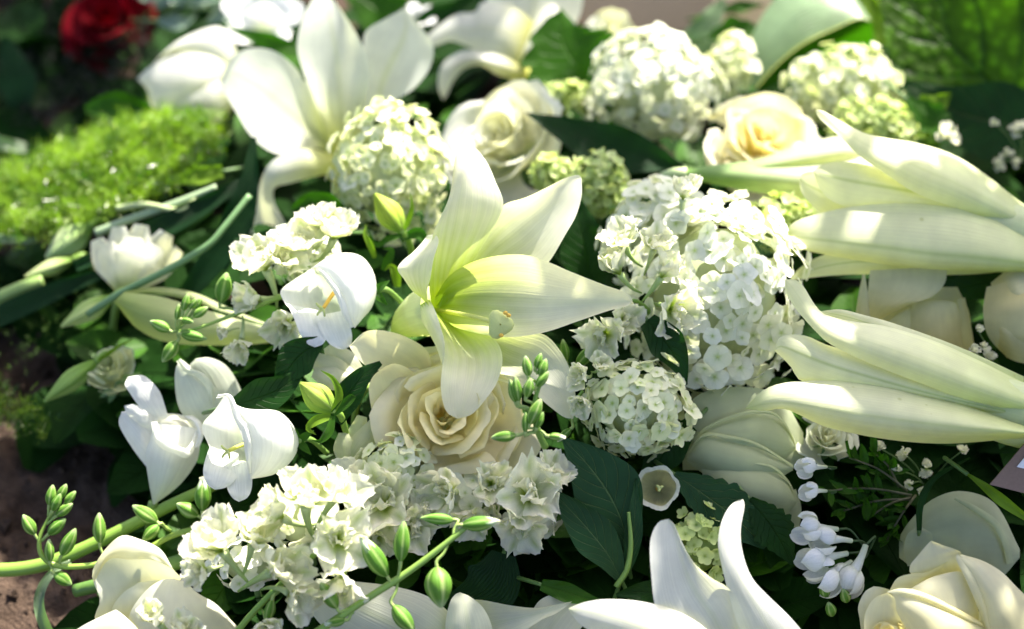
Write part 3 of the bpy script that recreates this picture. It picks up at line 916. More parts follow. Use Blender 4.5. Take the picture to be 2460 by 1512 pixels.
    for (x, y, l) in ((1222, 758, 82), (1204, 806, 80), (1214, 752, 86)):
        V = []
        for i in range(6):
            for j in range(8):
                a, b = math.pi * (i + 0.1) / 5.2, 2 * math.pi * j / 8
                V.append(fr(x + 6 * math.sin(a) * math.cos(b), y + 5 * math.cos(a), l + 4 * math.sin(a) * math.sin(b)) - fr.o)
        link('pollen', mesh('pollen', V, grid_faces(6, 8, True), M_YEL), st)
    for k in range(4):
        pass
central_lily()

def lily(label, px, py, lift, petals, tube=None, stem=None, mat=None, colk=None, name='lily', cat='lily', nu=34, nv=15, group='white lilies'):
    fr = F(px, py, lift)
    t = thing(name, label, cat, fr.o, group)
    for i, p in enumerate(petals):
        kw = dict(p)
        ck = dict(colk or {}); ck.update(kw.pop('col', {}))
        a, b, c = kw.pop('L'), kw.pop('R'), kw.pop('M', None)
        kw.setdefault('ruffle', 4); kw.setdefault('seed', i + len(label))
        loft(kw.pop('name', 'petal'), fr, a, b, c, mat=mat or M_LILY, colf=lily_col(**ck), parent=t, nu=nu, nv=nv, **kw)
    if tube:
        pts, rad, c0, c1 = tube
        link('tube', tube_mesh('tube', [fr(*q) - fr.o for q in pts], [r * fr.u for r in rad], mat or M_LILY, lambda u: mix(c0, c1, u), n=24, res=22, cap=False), t)
    if stem:
        stalk(t, fr, *stem)
    return t, fr
GREENISH = dict(green=0.6, base=(0.50, 0.60, 0.24), white=(0.81, 0.83, 0.55), rib=0.7, ribc=(0.34, 0.47, 0.07), ribw=0.055)
# side view on the right, upper
lily('large white lily trumpet in side view above another, upper right edge', 2250, 520, 230, [
    dict(L=[(2640, 640, -60), (2540, 590, -60), (2460, 560, -40), (2317, 508, 0), (2203, 466, 25), (2130, 420, 30), (2063, 374, 24), (2029, 340, 16), (1994, 308, 8), (1966, 282, 0), (1960, 264, -4)],
         R=[(2640, 560, -90), (2540, 530, -100), (2460, 491, -100), (2374, 424, -85), (2291, 372, -62), (2203, 344, -42), (2130, 332, -28), (2074, 319, -14), (2013, 287, -4), (1980, 268, -2), (1960, 264, -4)],
         bulge=[40, 50, 58, 56, 50, 40, 26, 12, 4, 0], col=dict(rib=0.2), name='petal'),
    dict(L=[(2640, 640, -90), (2540, 590, -80), (2460, 560, -60), (2330, 530, -30), (2220, 510, -10), (2120, 500, -4), (2040, 498, -4), (1990, 478, -4), (1962, 440, 0), (1955, 412, 2)],
         R=[(2640, 580, -120), (2540, 545, -110), (2460, 500, -90), (2330, 450, -60), (2220, 420, -40), (2120, 404, -28), (2051, 391, -14), (1995, 392, -4), (1968, 400, 0), (1955, 412, 2)],
         M=[(2640, 620, -60), (2540, 570, -40), (2460, 524, -28), (2330, 492, -12), (2220, 466, 0), (2120, 448, 8), (2051, 436, 12), (1995, 424, 10), (1968, 417, 6), (1955, 412, 2)], col=dict(rib=0.75)),
    dict(L=[(2460, 590, -110), (2260, 560, -80), (2120, 540, -60), (2020, 530, -50), (1968, 510, -44), (1953, 497, -40), (1926, 463, -34), (1921, 430, -30)],
         R=[(2460, 520, -130), (2260, 480, -100), (2120, 450, -70), (2020, 425, -50), (1985, 415, -42), (1950, 413, -36), (1930, 418, -32), (1921, 430, -30)], bulge=[20, 20, 20, 20, 14, 8, 4, 0]),
    dict(L=[(2640, 680, -20), (2540, 670, -10), (2460, 655, 0), (2330, 652, 4), (2203, 645, 6), (2100, 632, 6), (1983, 612, 8), (1938, 602, 8), (1904, 587, 6), (1886, 564, 2)],
         R=[(2640, 600, -40), (2540, 575, -30), (2460, 554, -10), (2360, 520, 2), (2279, 497, 6), (2165, 488, 8), (2051, 496, 10), (1987, 509, 10), (1930, 524, 8), (1900, 540, 6), (1886, 564, 2)],
         M=[(2640, 650, 60), (2540, 640, 72), (2460, 632, 82), (2340, 618, 84), (2241, 610, 78), (2120, 594, 64), (2013, 581, 46), (1950, 574, 30), (1910, 568, 14), (1886, 564, 2)], col=dict(rib=0.55, tip=0.1)),
    dict(L=[(2640, 690, -60), (2540, 672, -50), (2460, 652, -40), (2330, 660, -34), (2203, 661, -30), (2051, 660, -24), (1960, 666, -18), (1896, 676, -14)],
         R=[(2640, 620, -40), (2540, 610, -30), (2460, 600, -24), (2330, 600, -20), (2203, 600, -20), (2051, 598, -20), (1970, 616, -18), (1920, 645, -16), (1896, 676, -14)], bulge=[34, 34, 34, 34, 30, 20, 6, 0]),
], tube=([(2180, 520, -110), (2320, 545, -90), (2460, 585, -70), (2580, 610, -60), (2700, 650, -80), (2800, 690, -110)], [60, 84, 88, 78, 48, 22], (0.74, 0.78, 0.55), (0.42, 0.55, 0.18)), stem=([(2790, 688, -110), (2860, 730, -180), (2900, 800, -400)], [18, 12, 12]), mat=M_LILYS, colk=GREENISH)
# its neighbour below
lily('large white lily trumpet with three pointed petal tips, lower right above the grey card', 2200, 950, 230, [
    dict(L=[(2640, 1050, -40), (2540, 1020, -30), (2460, 1000, -10), (2317, 960, 10), (2203, 918, 20), (2089, 873, 24), (1994, 827, 22), (1960, 797, 18), (1928, 762, 12), (1905, 733, 6), (1888, 700, 0), (1886, 672, -4)],
         R=[(2640, 960, -90), (2540, 950, -90), (2460, 920, -80), (2355, 868, -66), (2241, 818, -48), (2127, 784, -30), (2051, 773, -16), (1985, 757, -4), (1958, 733, 0), (1930, 688, 0), (1910, 672, -2), (1886, 672, -4)],
         bulge=[50, 56, 60, 60, 54, 46, 34, 20, 10, 4, 0], col=dict(rib=0.15)),
    dict(L=[(2640, 1080, -60), (2540, 1050, -50), (2460, 1023, -40), (2317, 980, -30), (2203, 955, -20), (2089, 940, -14), (1990, 930, -10), (1922, 914, -8), (1900, 882, -6), (1875, 856, -4), (1860, 843, -2)],
         R=[(2640, 1030, -80), (2540, 1000, -70), (2460, 975, -50), (2317, 930, -36), (2203, 890, -26), (2089, 856, -18), (1987, 829, -6), (1940, 808, 0), (1900, 804, 0), (1872, 812, 0), (1860, 843, -2)],
         M=[(2640, 1060, -30), (2540, 1030, -10), (2460, 999, 4), (2317, 966, 14), (2203, 938, 20), (2089, 906, 24), (1990, 876, 22), (1930, 852, 16), (1895, 838, 10), (1872, 832, 4), (1860, 843, -2)], col=dict(rib=0.75)),
    dict(L=[(2640, 1060, 0), (2540, 1060, 10), (2460, 1054, 14), (2291, 1066, 16), (2181, 1062, 16), (2071, 1046, 14), (1976, 1023, 12), (1922, 998, 10), (1881, 982, 8), (1836, 988, 4), (1790, 982, 0)],
         R=[(2640, 1070, -20), (2540, 1045, -10), (2460, 1022, 0), (2317, 974, 6), (2203, 946, 10), (2127, 925, 10), (2013, 914, 10), (1920, 916, 10), (1862, 925, 8), (1824, 945, 4), (1790, 982, 0)],
         M=[(2640, 1070, 60), (2540, 1056, 76), (2460, 1040, 90), (2317, 1028, 92), (2203, 1015, 86), (2090, 1000, 76), (2000, 985, 62), (1925, 972, 44), (1875, 968, 26), (1830, 972, 10), (1790, 982, 0)], col=dict(rib=0.35, tip=0.16)),
    dict(L=[(2460, 960, -130), (2300, 880, -110), (2150, 820, -90), (2060, 785, -80), (1990, 764, -75), (1972, 748, -74)], R=[(2460, 905, -140), (2300, 832, -120), (2150, 778, -100), (2075, 757, -86), (2020, 744, -78), (1972, 748, -74)], bulge=[10, 14, 10, 4, 0]),
], tube=([(2150, 910, -110), (2300, 950, -90), (2460, 1000, -60), (2580, 1020, -50), (2700, 1064, -60), (2800, 1110, -90)], [50, 74, 80, 74, 46, 22], (0.74, 0.78, 0.55), (0.42, 0.55, 0.18)), stem=([(2790, 1108, -90), (2860, 1150, -160), (2900, 1230, -380)], [18, 12, 12]), mat=M_LILYS, colk=GREENISH)
# trumpet with its green base towards the left, the green lengthened to hold its shade
lily('half hidden lily trumpet with green tube pointing left over the cream rose', 1850, 410, 120, [
    dict(L=[(1640, 418, 0), (1700, 420, 10), (1790, 424, 20), (1850, 412, 28), (1960, 396, 30), (2040, 380, 24), (2080, 372, 0), (2110, 360, -40)],
         R=[(1640, 408, -10), (1700, 398, -10), (1790, 388, -10), (1862, 370, -6), (1938, 344, -10), (2013, 328, -14), (2060, 330, -30), (2110, 345, -60)],
         bulge=[6, 14, 22, 26, 28, 26, 20, 0], col=dict(rib=0.5, ribc=(0.5, 0.62, 0.25))),
    dict(L=[(1640, 428, 0), (1700, 440, 10), (1790, 458, 20), (1880, 474, 24), (1960, 490, 24), (2063, 500, 20), (2200, 500, 0)],
         R=[(1640, 410, 4), (1700, 402, 14), (1790, 396, 20), (1880, 392, 20), (1960, 384, 16), (2063, 376, 10), (2200, 370, 0)],
         bulge=[8, 22, 34, 44, 48, 44, 20], col=dict(rib=0.2)),
], stem=([(1650, 418, -2), (1610, 420, -10), (1560, 450, -60), (1530, 500, -200)], [16, 13, 10, 9]), colk=dict(green=0.9, base=(0.24, 0.42, 0.10), white=(0.82, 0.84, 0.62), rib=0.3, ribc=(0.45, 0.6, 0.25)))
# bottom: three petals rising
lily('sunlit white lily with two horn shaped petals rising at the bottom edge', 1720, 1440, 240, [
    dict(L=[(1800, 1660, -60), (1680, 1600, -20), (1600, 1520, 0), (1573, 1453, 10), (1565, 1387, 12), (1561, 1332, 10), (1564, 1290, 4), (1582, 1255, -8), (1606, 1247, -16)],
         R=[(1860, 1640, -60), (1800, 1520, -30), (1775, 1450, -16), (1745, 1409, -8), (1712, 1391, -4), (1668, 1354, -4), (1635, 1303, -8), (1618, 1258, -14), (1606, 1247, -16)],
         M=[(1830, 1650, -90), (1756, 1560, -50), (1712, 1480, -30), (1670, 1420, -16), (1646, 1369, -10), (1631, 1320, -10), (1622, 1285, -12), (1614, 1260, -15), (1606, 1247, -16)], col=dict(rib=0.35)),
    dict(L=[(1820, 1660, -60), (1790, 1560, -30), (1762, 1470, -18), (1745, 1406, -14), (1730, 1343, -16), (1725, 1299, -24), (1734, 1252, -40), (1756, 1213, -62), (1782, 1200, -72)],
         R=[(2020, 1660, -80), (1960, 1560, -60), (1905, 1490, -44), (1850, 1436, -36), (1812, 1396, -32), (1793, 1358, -32), (1781, 1310, -36), (1780, 1268, -46), (1789, 1216, -64), (1785, 1200, -72)],
         bulge=[10, 16, 18, 18, 16, 10, 4, 0], col=dict(rib=0.25)),
    dict(L=[(1800, 1680, -30), (1600, 1610, 20), (1480, 1550, 30), (1410, 1512, 24), (1382, 1488, 16), (1365, 1462, 8)],
         R=[(1820, 1600, -60), (1720, 1530, -20), (1668, 1490, 0), (1606, 1461, 10), (1530, 1444, 14), (1454, 1440, 14), (1401, 1448, 12), (1365, 1462, 8)],
         bulge=[20, 40, 46, 40, 24, 8, 0], col=dict(rib=0.5, tip=0.15)),
], tube=([(1800, 1600, -60), (1830, 1680, -120), (1850, 1780, -180)], [70, 50, 22], (0.8, 0.82, 0.66), (0.45, 0.56, 0.2)), colk=dict(green=0.3, base=(0.6, 0.68, 0.3), white=(0.85, 0.86, 0.80), rib=0.3, ribc=(0.6, 0.68, 0.34)))
# bottom centre: petals lying almost flat
lily('pale lily lying flat along the bottom edge beneath the budded larkspur stem', 1050, 1470, 60, [
    dict(L=[(1060, 1640, -20), (960, 1600, -10), (850, 1560, 0), (770, 1500, 0), (735, 1440, 0), (760, 1390, -4)],
         R=[(1130, 1600, -20), (1100, 1500, 0), (1040, 1440, 4), (960, 1412, 2), (860, 1398, 0), (760, 1390, -4)], bulge=[10, 24, 30, 26, 16, 0], col=dict(rib=0.5)),
    dict(L=[(1090, 1640, 0), (1075, 1560, 24), (1070, 1500, 34), (1080, 1450, 34), (1092, 1430, 28), (1105, 1423, 22)],
         R=[(1190, 1640, 0), (1190, 1560, 20), (1180, 1500, 28), (1160, 1460, 30), (1130, 1434, 28), (1105, 1423, 22)], bulge=[14, 18, 16, 10, 4, 0]),
    dict(L=[(1100, 1640, -20), (1180, 1590, -10), (1244, 1530, 0), (1300, 1490, 4), (1340, 1472, 4), (1375, 1445, 0)],
         R=[(1080, 1520, -20), (1100, 1450, -10), (1147, 1441, -6), (1227, 1455, -2), (1290, 1461, 0), (1340, 1452, 0), (1375, 1445, 0)], bulge=[-10, -16, -14, -8, 0]),
    dict(L=[(1150, 1600, -60), (1220, 1530, -50), (1270, 1480, -44), (1300, 1440, -40), (1360, 1422, -40), (1420, 1440, -44)],
         R=[(1300, 1640, -60), (1340, 1580, -50), (1380, 1530, -44), (1410, 1490, -44), (1425, 1460, -44), (1420, 1440, -44)], bulge=[10, 14, 10, 6, 0]),
], stem=([(1090, 1600, -10), (1110, 1680, -60), (1120, 1760, -160)], [22, 14, 10]), colk=dict(green=0.5, base=(0.56, 0.64, 0.3), white=(0.80, 0.82, 0.66), rib=0.3, ribc=(0.58, 0.66, 0.3)))
# upper left, big and blurred
lily('big white lily opening upward in the blurred upper left, one petal curling down', 790, 300, 90, [
    dict(L=[(815, 400, -40), (767, 356, -20), (702, 374, -4), (645, 362, 6), (600, 323, 10), (569, 273, 8), (540, 225, 0), (529, 195, -6)],
         R=[(810, 370, -60), (770, 280, -60), (735, 205, -50), (708, 160, -44), (660, 124, -36), (606, 116, -28), (560, 136, -18), (529, 195, -6)],
         M=[(812, 390, -70), (760, 328, -62), (721, 290, -50), (680, 255, -38), (645, 226, -28), (600, 196, -18), (560, 176, -10), (529, 195, -6)], col=dict(rib=0.5)),
    dict(L=[(805, 390, -60), (770, 280, -50), (735, 190, -44), (714, 121, -44), (722, 60, -52), (744, 10, -66), (772, -34, -86)],
         R=[(825, 390, -70), (864, 280, -60), (886, 205, -50), (884, 150, -50), (862, 92, -54), (830, 40, -62), (800, -2, -76), (772, -34, -86)],
         M=[(815, 395, -90), (820, 290, -90), (815, 200, -80), (808, 130, -70), (798, 70, -66), (788, 20, -72), (772, -34, -86)], col=dict(rib=0.4)),
    dict(L=[(812, 392, -70), (850, 300, -90), (870, 200, -95), (872, 120, -92), (880, 74, -92), (928, 44, -98), (972, 20, -106)],
         R=[(828, 395, -80), (900, 290, -90), (955, 240, -84), (1000, 208, -80), (1034, 160, -80), (1040, 108, -84), (1008, 62, -94), (972, 20, -106)],
         M=[(820, 396, -96), (872, 300, -116), (902, 255, -116), (922, 190, -112), (945, 140, -108), (966, 100, -106), (976, 60, -106), (972, 20, -106)], col=dict(rib=0.6)),
    dict(L=[(815, 380, -40), (740, 356, 0), (672, 376, 10), (640, 404, 6), (622, 450, -10), (606, 505, -24), (592, 560, -36)],
         R=[(812, 414, -30), (760, 424, 10), (700, 440, 24), (660, 452, 12), (660, 490, -10), (682, 530, -24), (700, 566, -34)],
         M=[(812, 396, -20), (746, 388, 26), (690, 404, 34), (656, 424, 26), (640, 470, 4), (640, 516, -14), (646, 564, -28)], col=dict(rib=0.2)),
    dict(L=[(820, 400, -60), (780, 330, -80), (700, 300, -84), (640, 300, -80), (600, 290, -78)], R=[(826, 390, -80), (800, 250, -110), (720, 190, -110), (650, 200, -100), (600, 290, -78)], bulge=[-10, -14, -10, 0]),
], tube=([(815, 395, -50), (840, 430, -90), (870, 480, -160)], [44, 30, 14], (0.74, 0.76, 0.4), (0.42, 0.52, 0.12)), colk=dict(green=0.45, base=(0.60, 0.64, 0.14), white=(0.82, 0.85, 0.76), rib=0.6, ribc=(0.60, 0.66, 0.24)))
lily('out of focus white lily head pointing left beside the dark corner', 450, 190, 40, [
    dict(L=[(560, 240, -30), (480, 262, 0), (420, 272, 4), (370, 262, 2), (352, 214, 0), (330, 190, -4)],
         R=[(570, 170, -40), (520, 140, -10), (460, 128, 0), (400, 140, 0), (355, 165, 0), (330, 190, -4)], bulge=[20, 34, 34, 24, 10, 0]),
    dict(L=[(560, 220, -50), (520, 170, -30), (450, 130, -24), (400, 132, -24), (352, 172, -22)],
         R=[(580, 180, -60), (566, 116, -50), (530, 66, -44), (470, 78, -38), (410, 112, -30), (352, 172, -22)], bulge=[14, 20, 20, 12, 0]),
    dict(L=[(570, 240, 0), (530, 290, 14), (480, 300, 14), (430, 285, 12), (400, 262, 8)], R=[(560, 190, 0), (510, 196, 22), (460, 210, 24), (420, 232, 18), (400, 262, 8)], bulge=[14, 18, 12, 0]),
], stem=([(565, 210, -30), (610, 240, -70), (650, 320, -200)], [24, 14, 10]), colk=dict(green=0.35, base=(0.6, 0.66, 0.3), white=(0.84, 0.85, 0.80), rib=0.35, ribc=(0.7, 0.7, 0.4)))
lily('white lily cut off by the top edge with a curled back lower petal', 1200, 90, 60, [
    dict(L=[(1260, 190, -40), (1220, 150, -10), (1156, 129, 6), (1118, 110, 8), (1080, 99, 6), (1042, 112, 2), (1015, 102, 0)],
         R=[(1290, 60, -40), (1220, 10, -20), (1160, 6, -8), (1140, 30, -4), (1099, 34, -2), (1042, 72, 0), (1015, 102, 0)], bulge=[10, 20, 20, 14, 6, 0], col=dict(rib=0.3)),
    dict(L=[(1250, 190, -60), (1210, 130, -50), (1170, 40, -50), (1180, -60, -60), (1220, -110, -80)],
         R=[(1280, 190, -60), (1340, 120, -60), (1395, 30, -66), (1390, -60, -76), (1300, -120, -90), (1220, -110, -80)], bulge=[-20, -30, -26, -16, 0], col=dict(rib=0.4)),
    dict(L=[(1255, 195, -30), (1250, 140, -6), (1290, 110, 6), (1340, 112, 4), (1362, 112, 0)], R=[(1270, 120, -50), (1290, 40, -40), (1330, 10, -30), (1352, 60, -14), (1362, 112, 0)], bulge=[6, 10, 8, 0]),
    dict(L=[(1262, 200, -40), (1193, 178, 10), (1156, 157, 22), (1118, 165, 26), (1091, 192, 22), (1074, 228, 14), (1064, 240, 10)],
         R=[(1258, 160, -40), (1212, 138, 0), (1148, 121, 8), (1099, 127, 12), (1061, 158, 14), (1052, 206, 12), (1064, 240, 10)], bulge=[16, 20, 20, 18, 10, 0]),
], tube=([(1255, 180, -40), (1290, 215, -80), (1330, 260, -150)], [36, 26, 12], (0.74, 0.74, 0.4), (0.42, 0.52, 0.12)), colk=dict(green=0.3, base=(0.62, 0.62, 0.2), white=(0.83, 0.84, 0.78), rib=0.35, ribc=(0.66, 0.68, 0.36)))
# pale lily bud lying behind the larkspur on the left
lily('long pale green lily bud lying behind the small larkspur buds', 480, 770, -20, [
    dict(L=[(275, 725, -10), (330, 790, 10), (400, 822, 20), (500, 830, 22), (600, 828, 16), (700, 818, 0)],
         R=[(275, 725, -10), (300, 706, 0), (380, 712, 8), (470, 738, 12), (580, 770, 12), (700, 800, 0)], bulge=[4, 34, 44, 40, 30, 0], col=dict(rib=0.6)),
    dict(L=[(285, 715, -20), (340, 705, -30), (430, 716, -30), (540, 750, -30), (700, 800, -10)], R=[(300, 700, -40), (380, 690, -50), (470, 705, -50), (560, 745, -50), (700, 800, -30)], bulge=[2, 10, 10, 6, 0]),
], stem=([(690, 808, -6), (760, 825, -40), (800, 850, -160)], [18, 12, 10]), mat=M_LILY, colk=dict(green=0.9, base=(0.36, 0.46, 0.12), white=(0.66, 0.72, 0.42), rib=0.4, ribc=(0.46, 0.56, 0.2)), name='lily_bud', cat='lily bud', group=None)

# ------------------------------------------------------------------ roses
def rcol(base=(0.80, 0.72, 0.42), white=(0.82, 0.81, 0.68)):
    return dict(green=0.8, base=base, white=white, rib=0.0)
def trose(label, px, py, lift, petals, colk, heart=None, group='white roses', stem=None):
    t, fr = lily(label, px, py, lift, petals, mat=M_ROSE, colk=colk, name='rose', cat='rose', nu=24, nv=15, group=group, stem=stem)
    if heart:                                      # a tight swirl of petals in the middle
        x, y, l, r, ax, n, inn, outc = heart
        h = rose('x', px, py, lift, r, ax, n=n, inner=inn, outer=outc, seed=int(px), stem=False)
        o = fr(x, y, l) - fr.o
        m = h.matrix_basis.copy()
        rotm = axis_mat(ax)
        for c in list(h.children):
            c.parent = t
            c.location = o
            c.rotation_euler = rotm.to_euler()
        bpy.data.objects.remove(h)
    return t
# heart of the arrangement
trose('large cream rose with apricot heart half covered by the central lily', 1080, 990, 60, [
    dict(L=[(1000, 960, -60), (930, 900, -40), (880, 880, -20), (850, 850, -4), (839, 832, 0)], R=[(1040, 900, -60), (1030, 850, -40), (1000, 822, -24), (940, 798, -12), (880, 796, -6), (839, 832, 0)], bulge=[-14, -24, -22, -10, 0]),
    dict(L=[(1150, 1080, -70), (1180, 1140, -50), (1220, 1150, -34), (1262, 1124, -24)], R=[(1220, 980, -70), (1270, 1000, -50), (1304, 1040, -34), (1296, 1085, -26), (1262, 1124, -24)], bulge=[10, 14, 10, 0]),
    dict(L=[(1090, 1000, -70), (960, 1090, -40), (905, 1020, -20), (886, 940, -6), (896, 905, 0), (926, 880, 6)], R=[(1080, 960, -70), (1030, 930, -50), (1000, 900, -30), (970, 880, -10), (945, 874, 2), (926, 880, 6)], bulge=[-20, -34, -36, -26, -12, 0]),
    dict(L=[(1090, 1000, -70), (1000, 1060, -40), (960, 1090, -14), (1000, 1120, 0), (1060, 1140, 6), (1112, 1142, 8)], R=[(1110, 1000, -70), (1180, 1050, -40), (1230, 1075, -14), (1210, 1110, 0), (1160, 1134, 6), (1112, 1142, 8)], bulge=[-16, -24, -22, -12, 0]),
    dict(L=[(1100, 1000, -70), (1180, 1060, -40), (1225, 1090, -10), (1250, 1060, 4), (1256, 1010, 8)], R=[(1110, 980, -70), (1160, 920, -50), (1200, 900, -24), (1236, 930, -4), (1256, 1010, 8)], bulge=[-14, -24, -18, 0]),
], rcol((0.87, 0.79, 0.48), (0.88, 0.85, 0.64)), heart=(1072, 998, 14, 182, (0.02, -0.22, 0.95), 20, (0.90, 0.79, 0.42), (0.88, 0.85, 0.64)))
trose('large cream rose in the bottom right corner', 2285, 1440, 150, [
    dict(L=[(2330, 1640, -40), (2340, 1560, -10), (2351, 1460, 4), (2319, 1378, 10), (2300, 1345, 10), (2310, 1332, 6)], R=[(2560, 1640, -80), (2540, 1540, -60), (2480, 1450, -30), (2439, 1407, -14), (2406, 1374, -4), (2362, 1348, 2), (2310, 1332, 6)], bulge=[20, 40, 44, 34, 16, 0]),
    dict(name='rolled_lip', L=[(2376, 1560, 8), (2362, 1499, 14), (2336, 1429, 18), (2314, 1380, 18), (2297, 1343, 14), (2300, 1330, 10)], R=[(2400, 1560, 8), (2385, 1510, 14), (2371, 1444, 16), (2362, 1411, 16), (2345, 1367, 14), (2322, 1344, 12), (2300, 1330, 10)], bulge=[8, 9, 9, 7, 3, 0], ruffle=5, rf=9),
    dict(L=[(2300, 1500, -60), (2230, 1400, -30), (2188, 1379, -14), (2187, 1358, -8), (2200, 1341, -6), (2224, 1312, -4), (2237, 1299, -2)], R=[(2330, 1480, -60), (2310, 1380, -30), (2310, 1332, -12), (2297, 1321, -6), (2264, 1310, -4), (2237, 1299, -2)], bulge=[-8, -12, -8, -4, 0], ruffle=6, rf=8),
    dict(L=[(2300, 1520, -60), (2240, 1460, -50), (2178, 1430, -36), (2150, 1424, -20), (2137, 1418, -14)], R=[(2320, 1420, -50), (2297, 1346, -26), (2231, 1374, -14), (2187, 1379, -8), (2155, 1390, -8), (2137, 1418, -14)], bulge=[-10, -16, -14, -6, 0]),
    dict(L=[(2160, 1640, -60), (2160, 1560, -40), (2160, 1490, -24), (2165, 1440, -16), (2178, 1419, -14)], R=[(2380, 1640, -60), (2370, 1540, -30), (2345, 1450, -10), (2330, 1400, -4), (2310, 1374, -4), (2275, 1377, -6), (2231, 1390, -10), (2178, 1419, -14)], bulge=[30, 44, 40, 24, 8, 0]),
    dict(L=[(2150, 1640, -20), (2190, 1560, 4), (2176, 1512, 6), (2154, 1470, 8), (2150, 1440, 8), (2140, 1424, 8)], R=[(2400, 1640, -30), (2390, 1540, 0), (2358, 1502, 10), (2319, 1482, 14), (2253, 1450, 14), (2200, 1428, 12), (2161, 1421, 10), (2140, 1424, 8)], bulge=[30, 40, 36, 20, 6, 0]),
    dict(name='rolled_lip', L=[(2364, 1508, 14), (2319, 1490, 20), (2253, 1458, 22), (2200, 1436, 20), (2165, 1430, 16), (2132, 1424, 10)], R=[(2360, 1496, 12), (2321, 1474, 16), (2256, 1440, 16), (2203, 1419, 14), (2163, 1414, 12), (2132, 1421, 10)], bulge=[5, 6, 6, 4, 0]),
    dict(L=[(2180, 1640, -40), (2090, 1580, -14), (2076, 1510, -4), (2080, 1470, 0), (2100, 1438, 2), (2132, 1424, 4)], R=[(2200, 1600, -40), (2180, 1520, -20), (2160, 1480, -8), (2155, 1455, -2), (2148, 1436, 2), (2132, 1424, 4)], bulge=[-10, -16, -14, -8, 0]),
    dict(L=[(2160, 1600, -60), (2080, 1540, -40), (2064, 1480, -30), (2062, 1455, -28), (2078, 1422, -26), (2099, 1409, -24)], R=[(2200, 1560, -60), (2170, 1490, -40), (2150, 1440, -32), (2140, 1420, -28), (2120, 1412, -24), (2099, 1409, -24)], bulge=[4, 6, 4, 0]),
], rcol((0.80, 0.74, 0.38), (0.82, 0.80, 0.58)), heart=(2138, 1540, 14, 62, (-0.25, -0.45, 0.85), 12, (0.84, 0.68, 0.22), (0.82, 0.78, 0.5)), stem=([(2300, 1640, -60), (2340, 1720, -120), (2360, 1800, -240)], [20, 12, 10]))
trose('large pale rose in the bottom left with wide outer petals', 385, 1450, 110, [
    dict(L=[(400, 1620, -50), (270, 1570, -30), (228, 1489, -10), (240, 1443, -4), (221, 1383, 4), (240, 1337, 6), (289, 1289, 6)], R=[(470, 1600, -60), (480, 1480, -50), (452, 1410, -36), (412, 1363, -16), (385, 1321, -4), (336, 1297, 4), (289, 1289, 6)], bulge=[-20, -34, -38, -32, -16, 0], ruffle=6),
    dict(name='rolled_lip', L=[(225, 1400, 8), (262, 1345, 16), (313, 1345, 18), (366, 1346, 14), (414, 1366, -8)], R=[(221, 1384, 8), (240, 1337, 10), (289, 1288, 10), (336, 1296, 8), (386, 1320, 0), (414, 1364, -12)], bulge=[4, 9, 10, 8, 2], ruffle=6, rf=8),
    dict(L=[(310, 1640, -20), (300, 1560, 0), (308, 1490, 8), (322, 1455, 10), (356, 1414, 10), (391, 1393, 8), (417, 1390, 6)], R=[(640, 1640, -60), (610, 1550, -30), (556, 1491, -14), (520, 1452, -6), (478, 1427, 0), (447, 1401, 4), (417, 1390, 6)], bulge=[30, 54, 56, 44, 26, 10, 0]),
    dict(L=[(120, 1640, 0), (130, 1560, 10), (185, 1512, 16), (240, 1482, 18), (279, 1464, 18)], R=[(420, 1660, 0), (370, 1560, 20), (330, 1510, 24), (305, 1485, 22), (279, 1464, 18)], bulge=[20, 26, 18, 8, 0]),
    dict(L=[(330, 1620, -50), (280, 1530, -36), (268, 1470, -24), (290, 1430, -18), (330, 1400, -16)], R=[(480, 1600, -60), (470, 1500, -46), (450, 1430, -30), (400, 1395, -20), (330, 1400, -16)], bulge=[6, 12, 12, 6, 0]),
], rcol((0.80, 0.76, 0.48), (0.82, 0.83, 0.72)), stem=([(400, 1640, -60), (420, 1720, -120), (430, 1800, -240)], [20, 12, 10]))
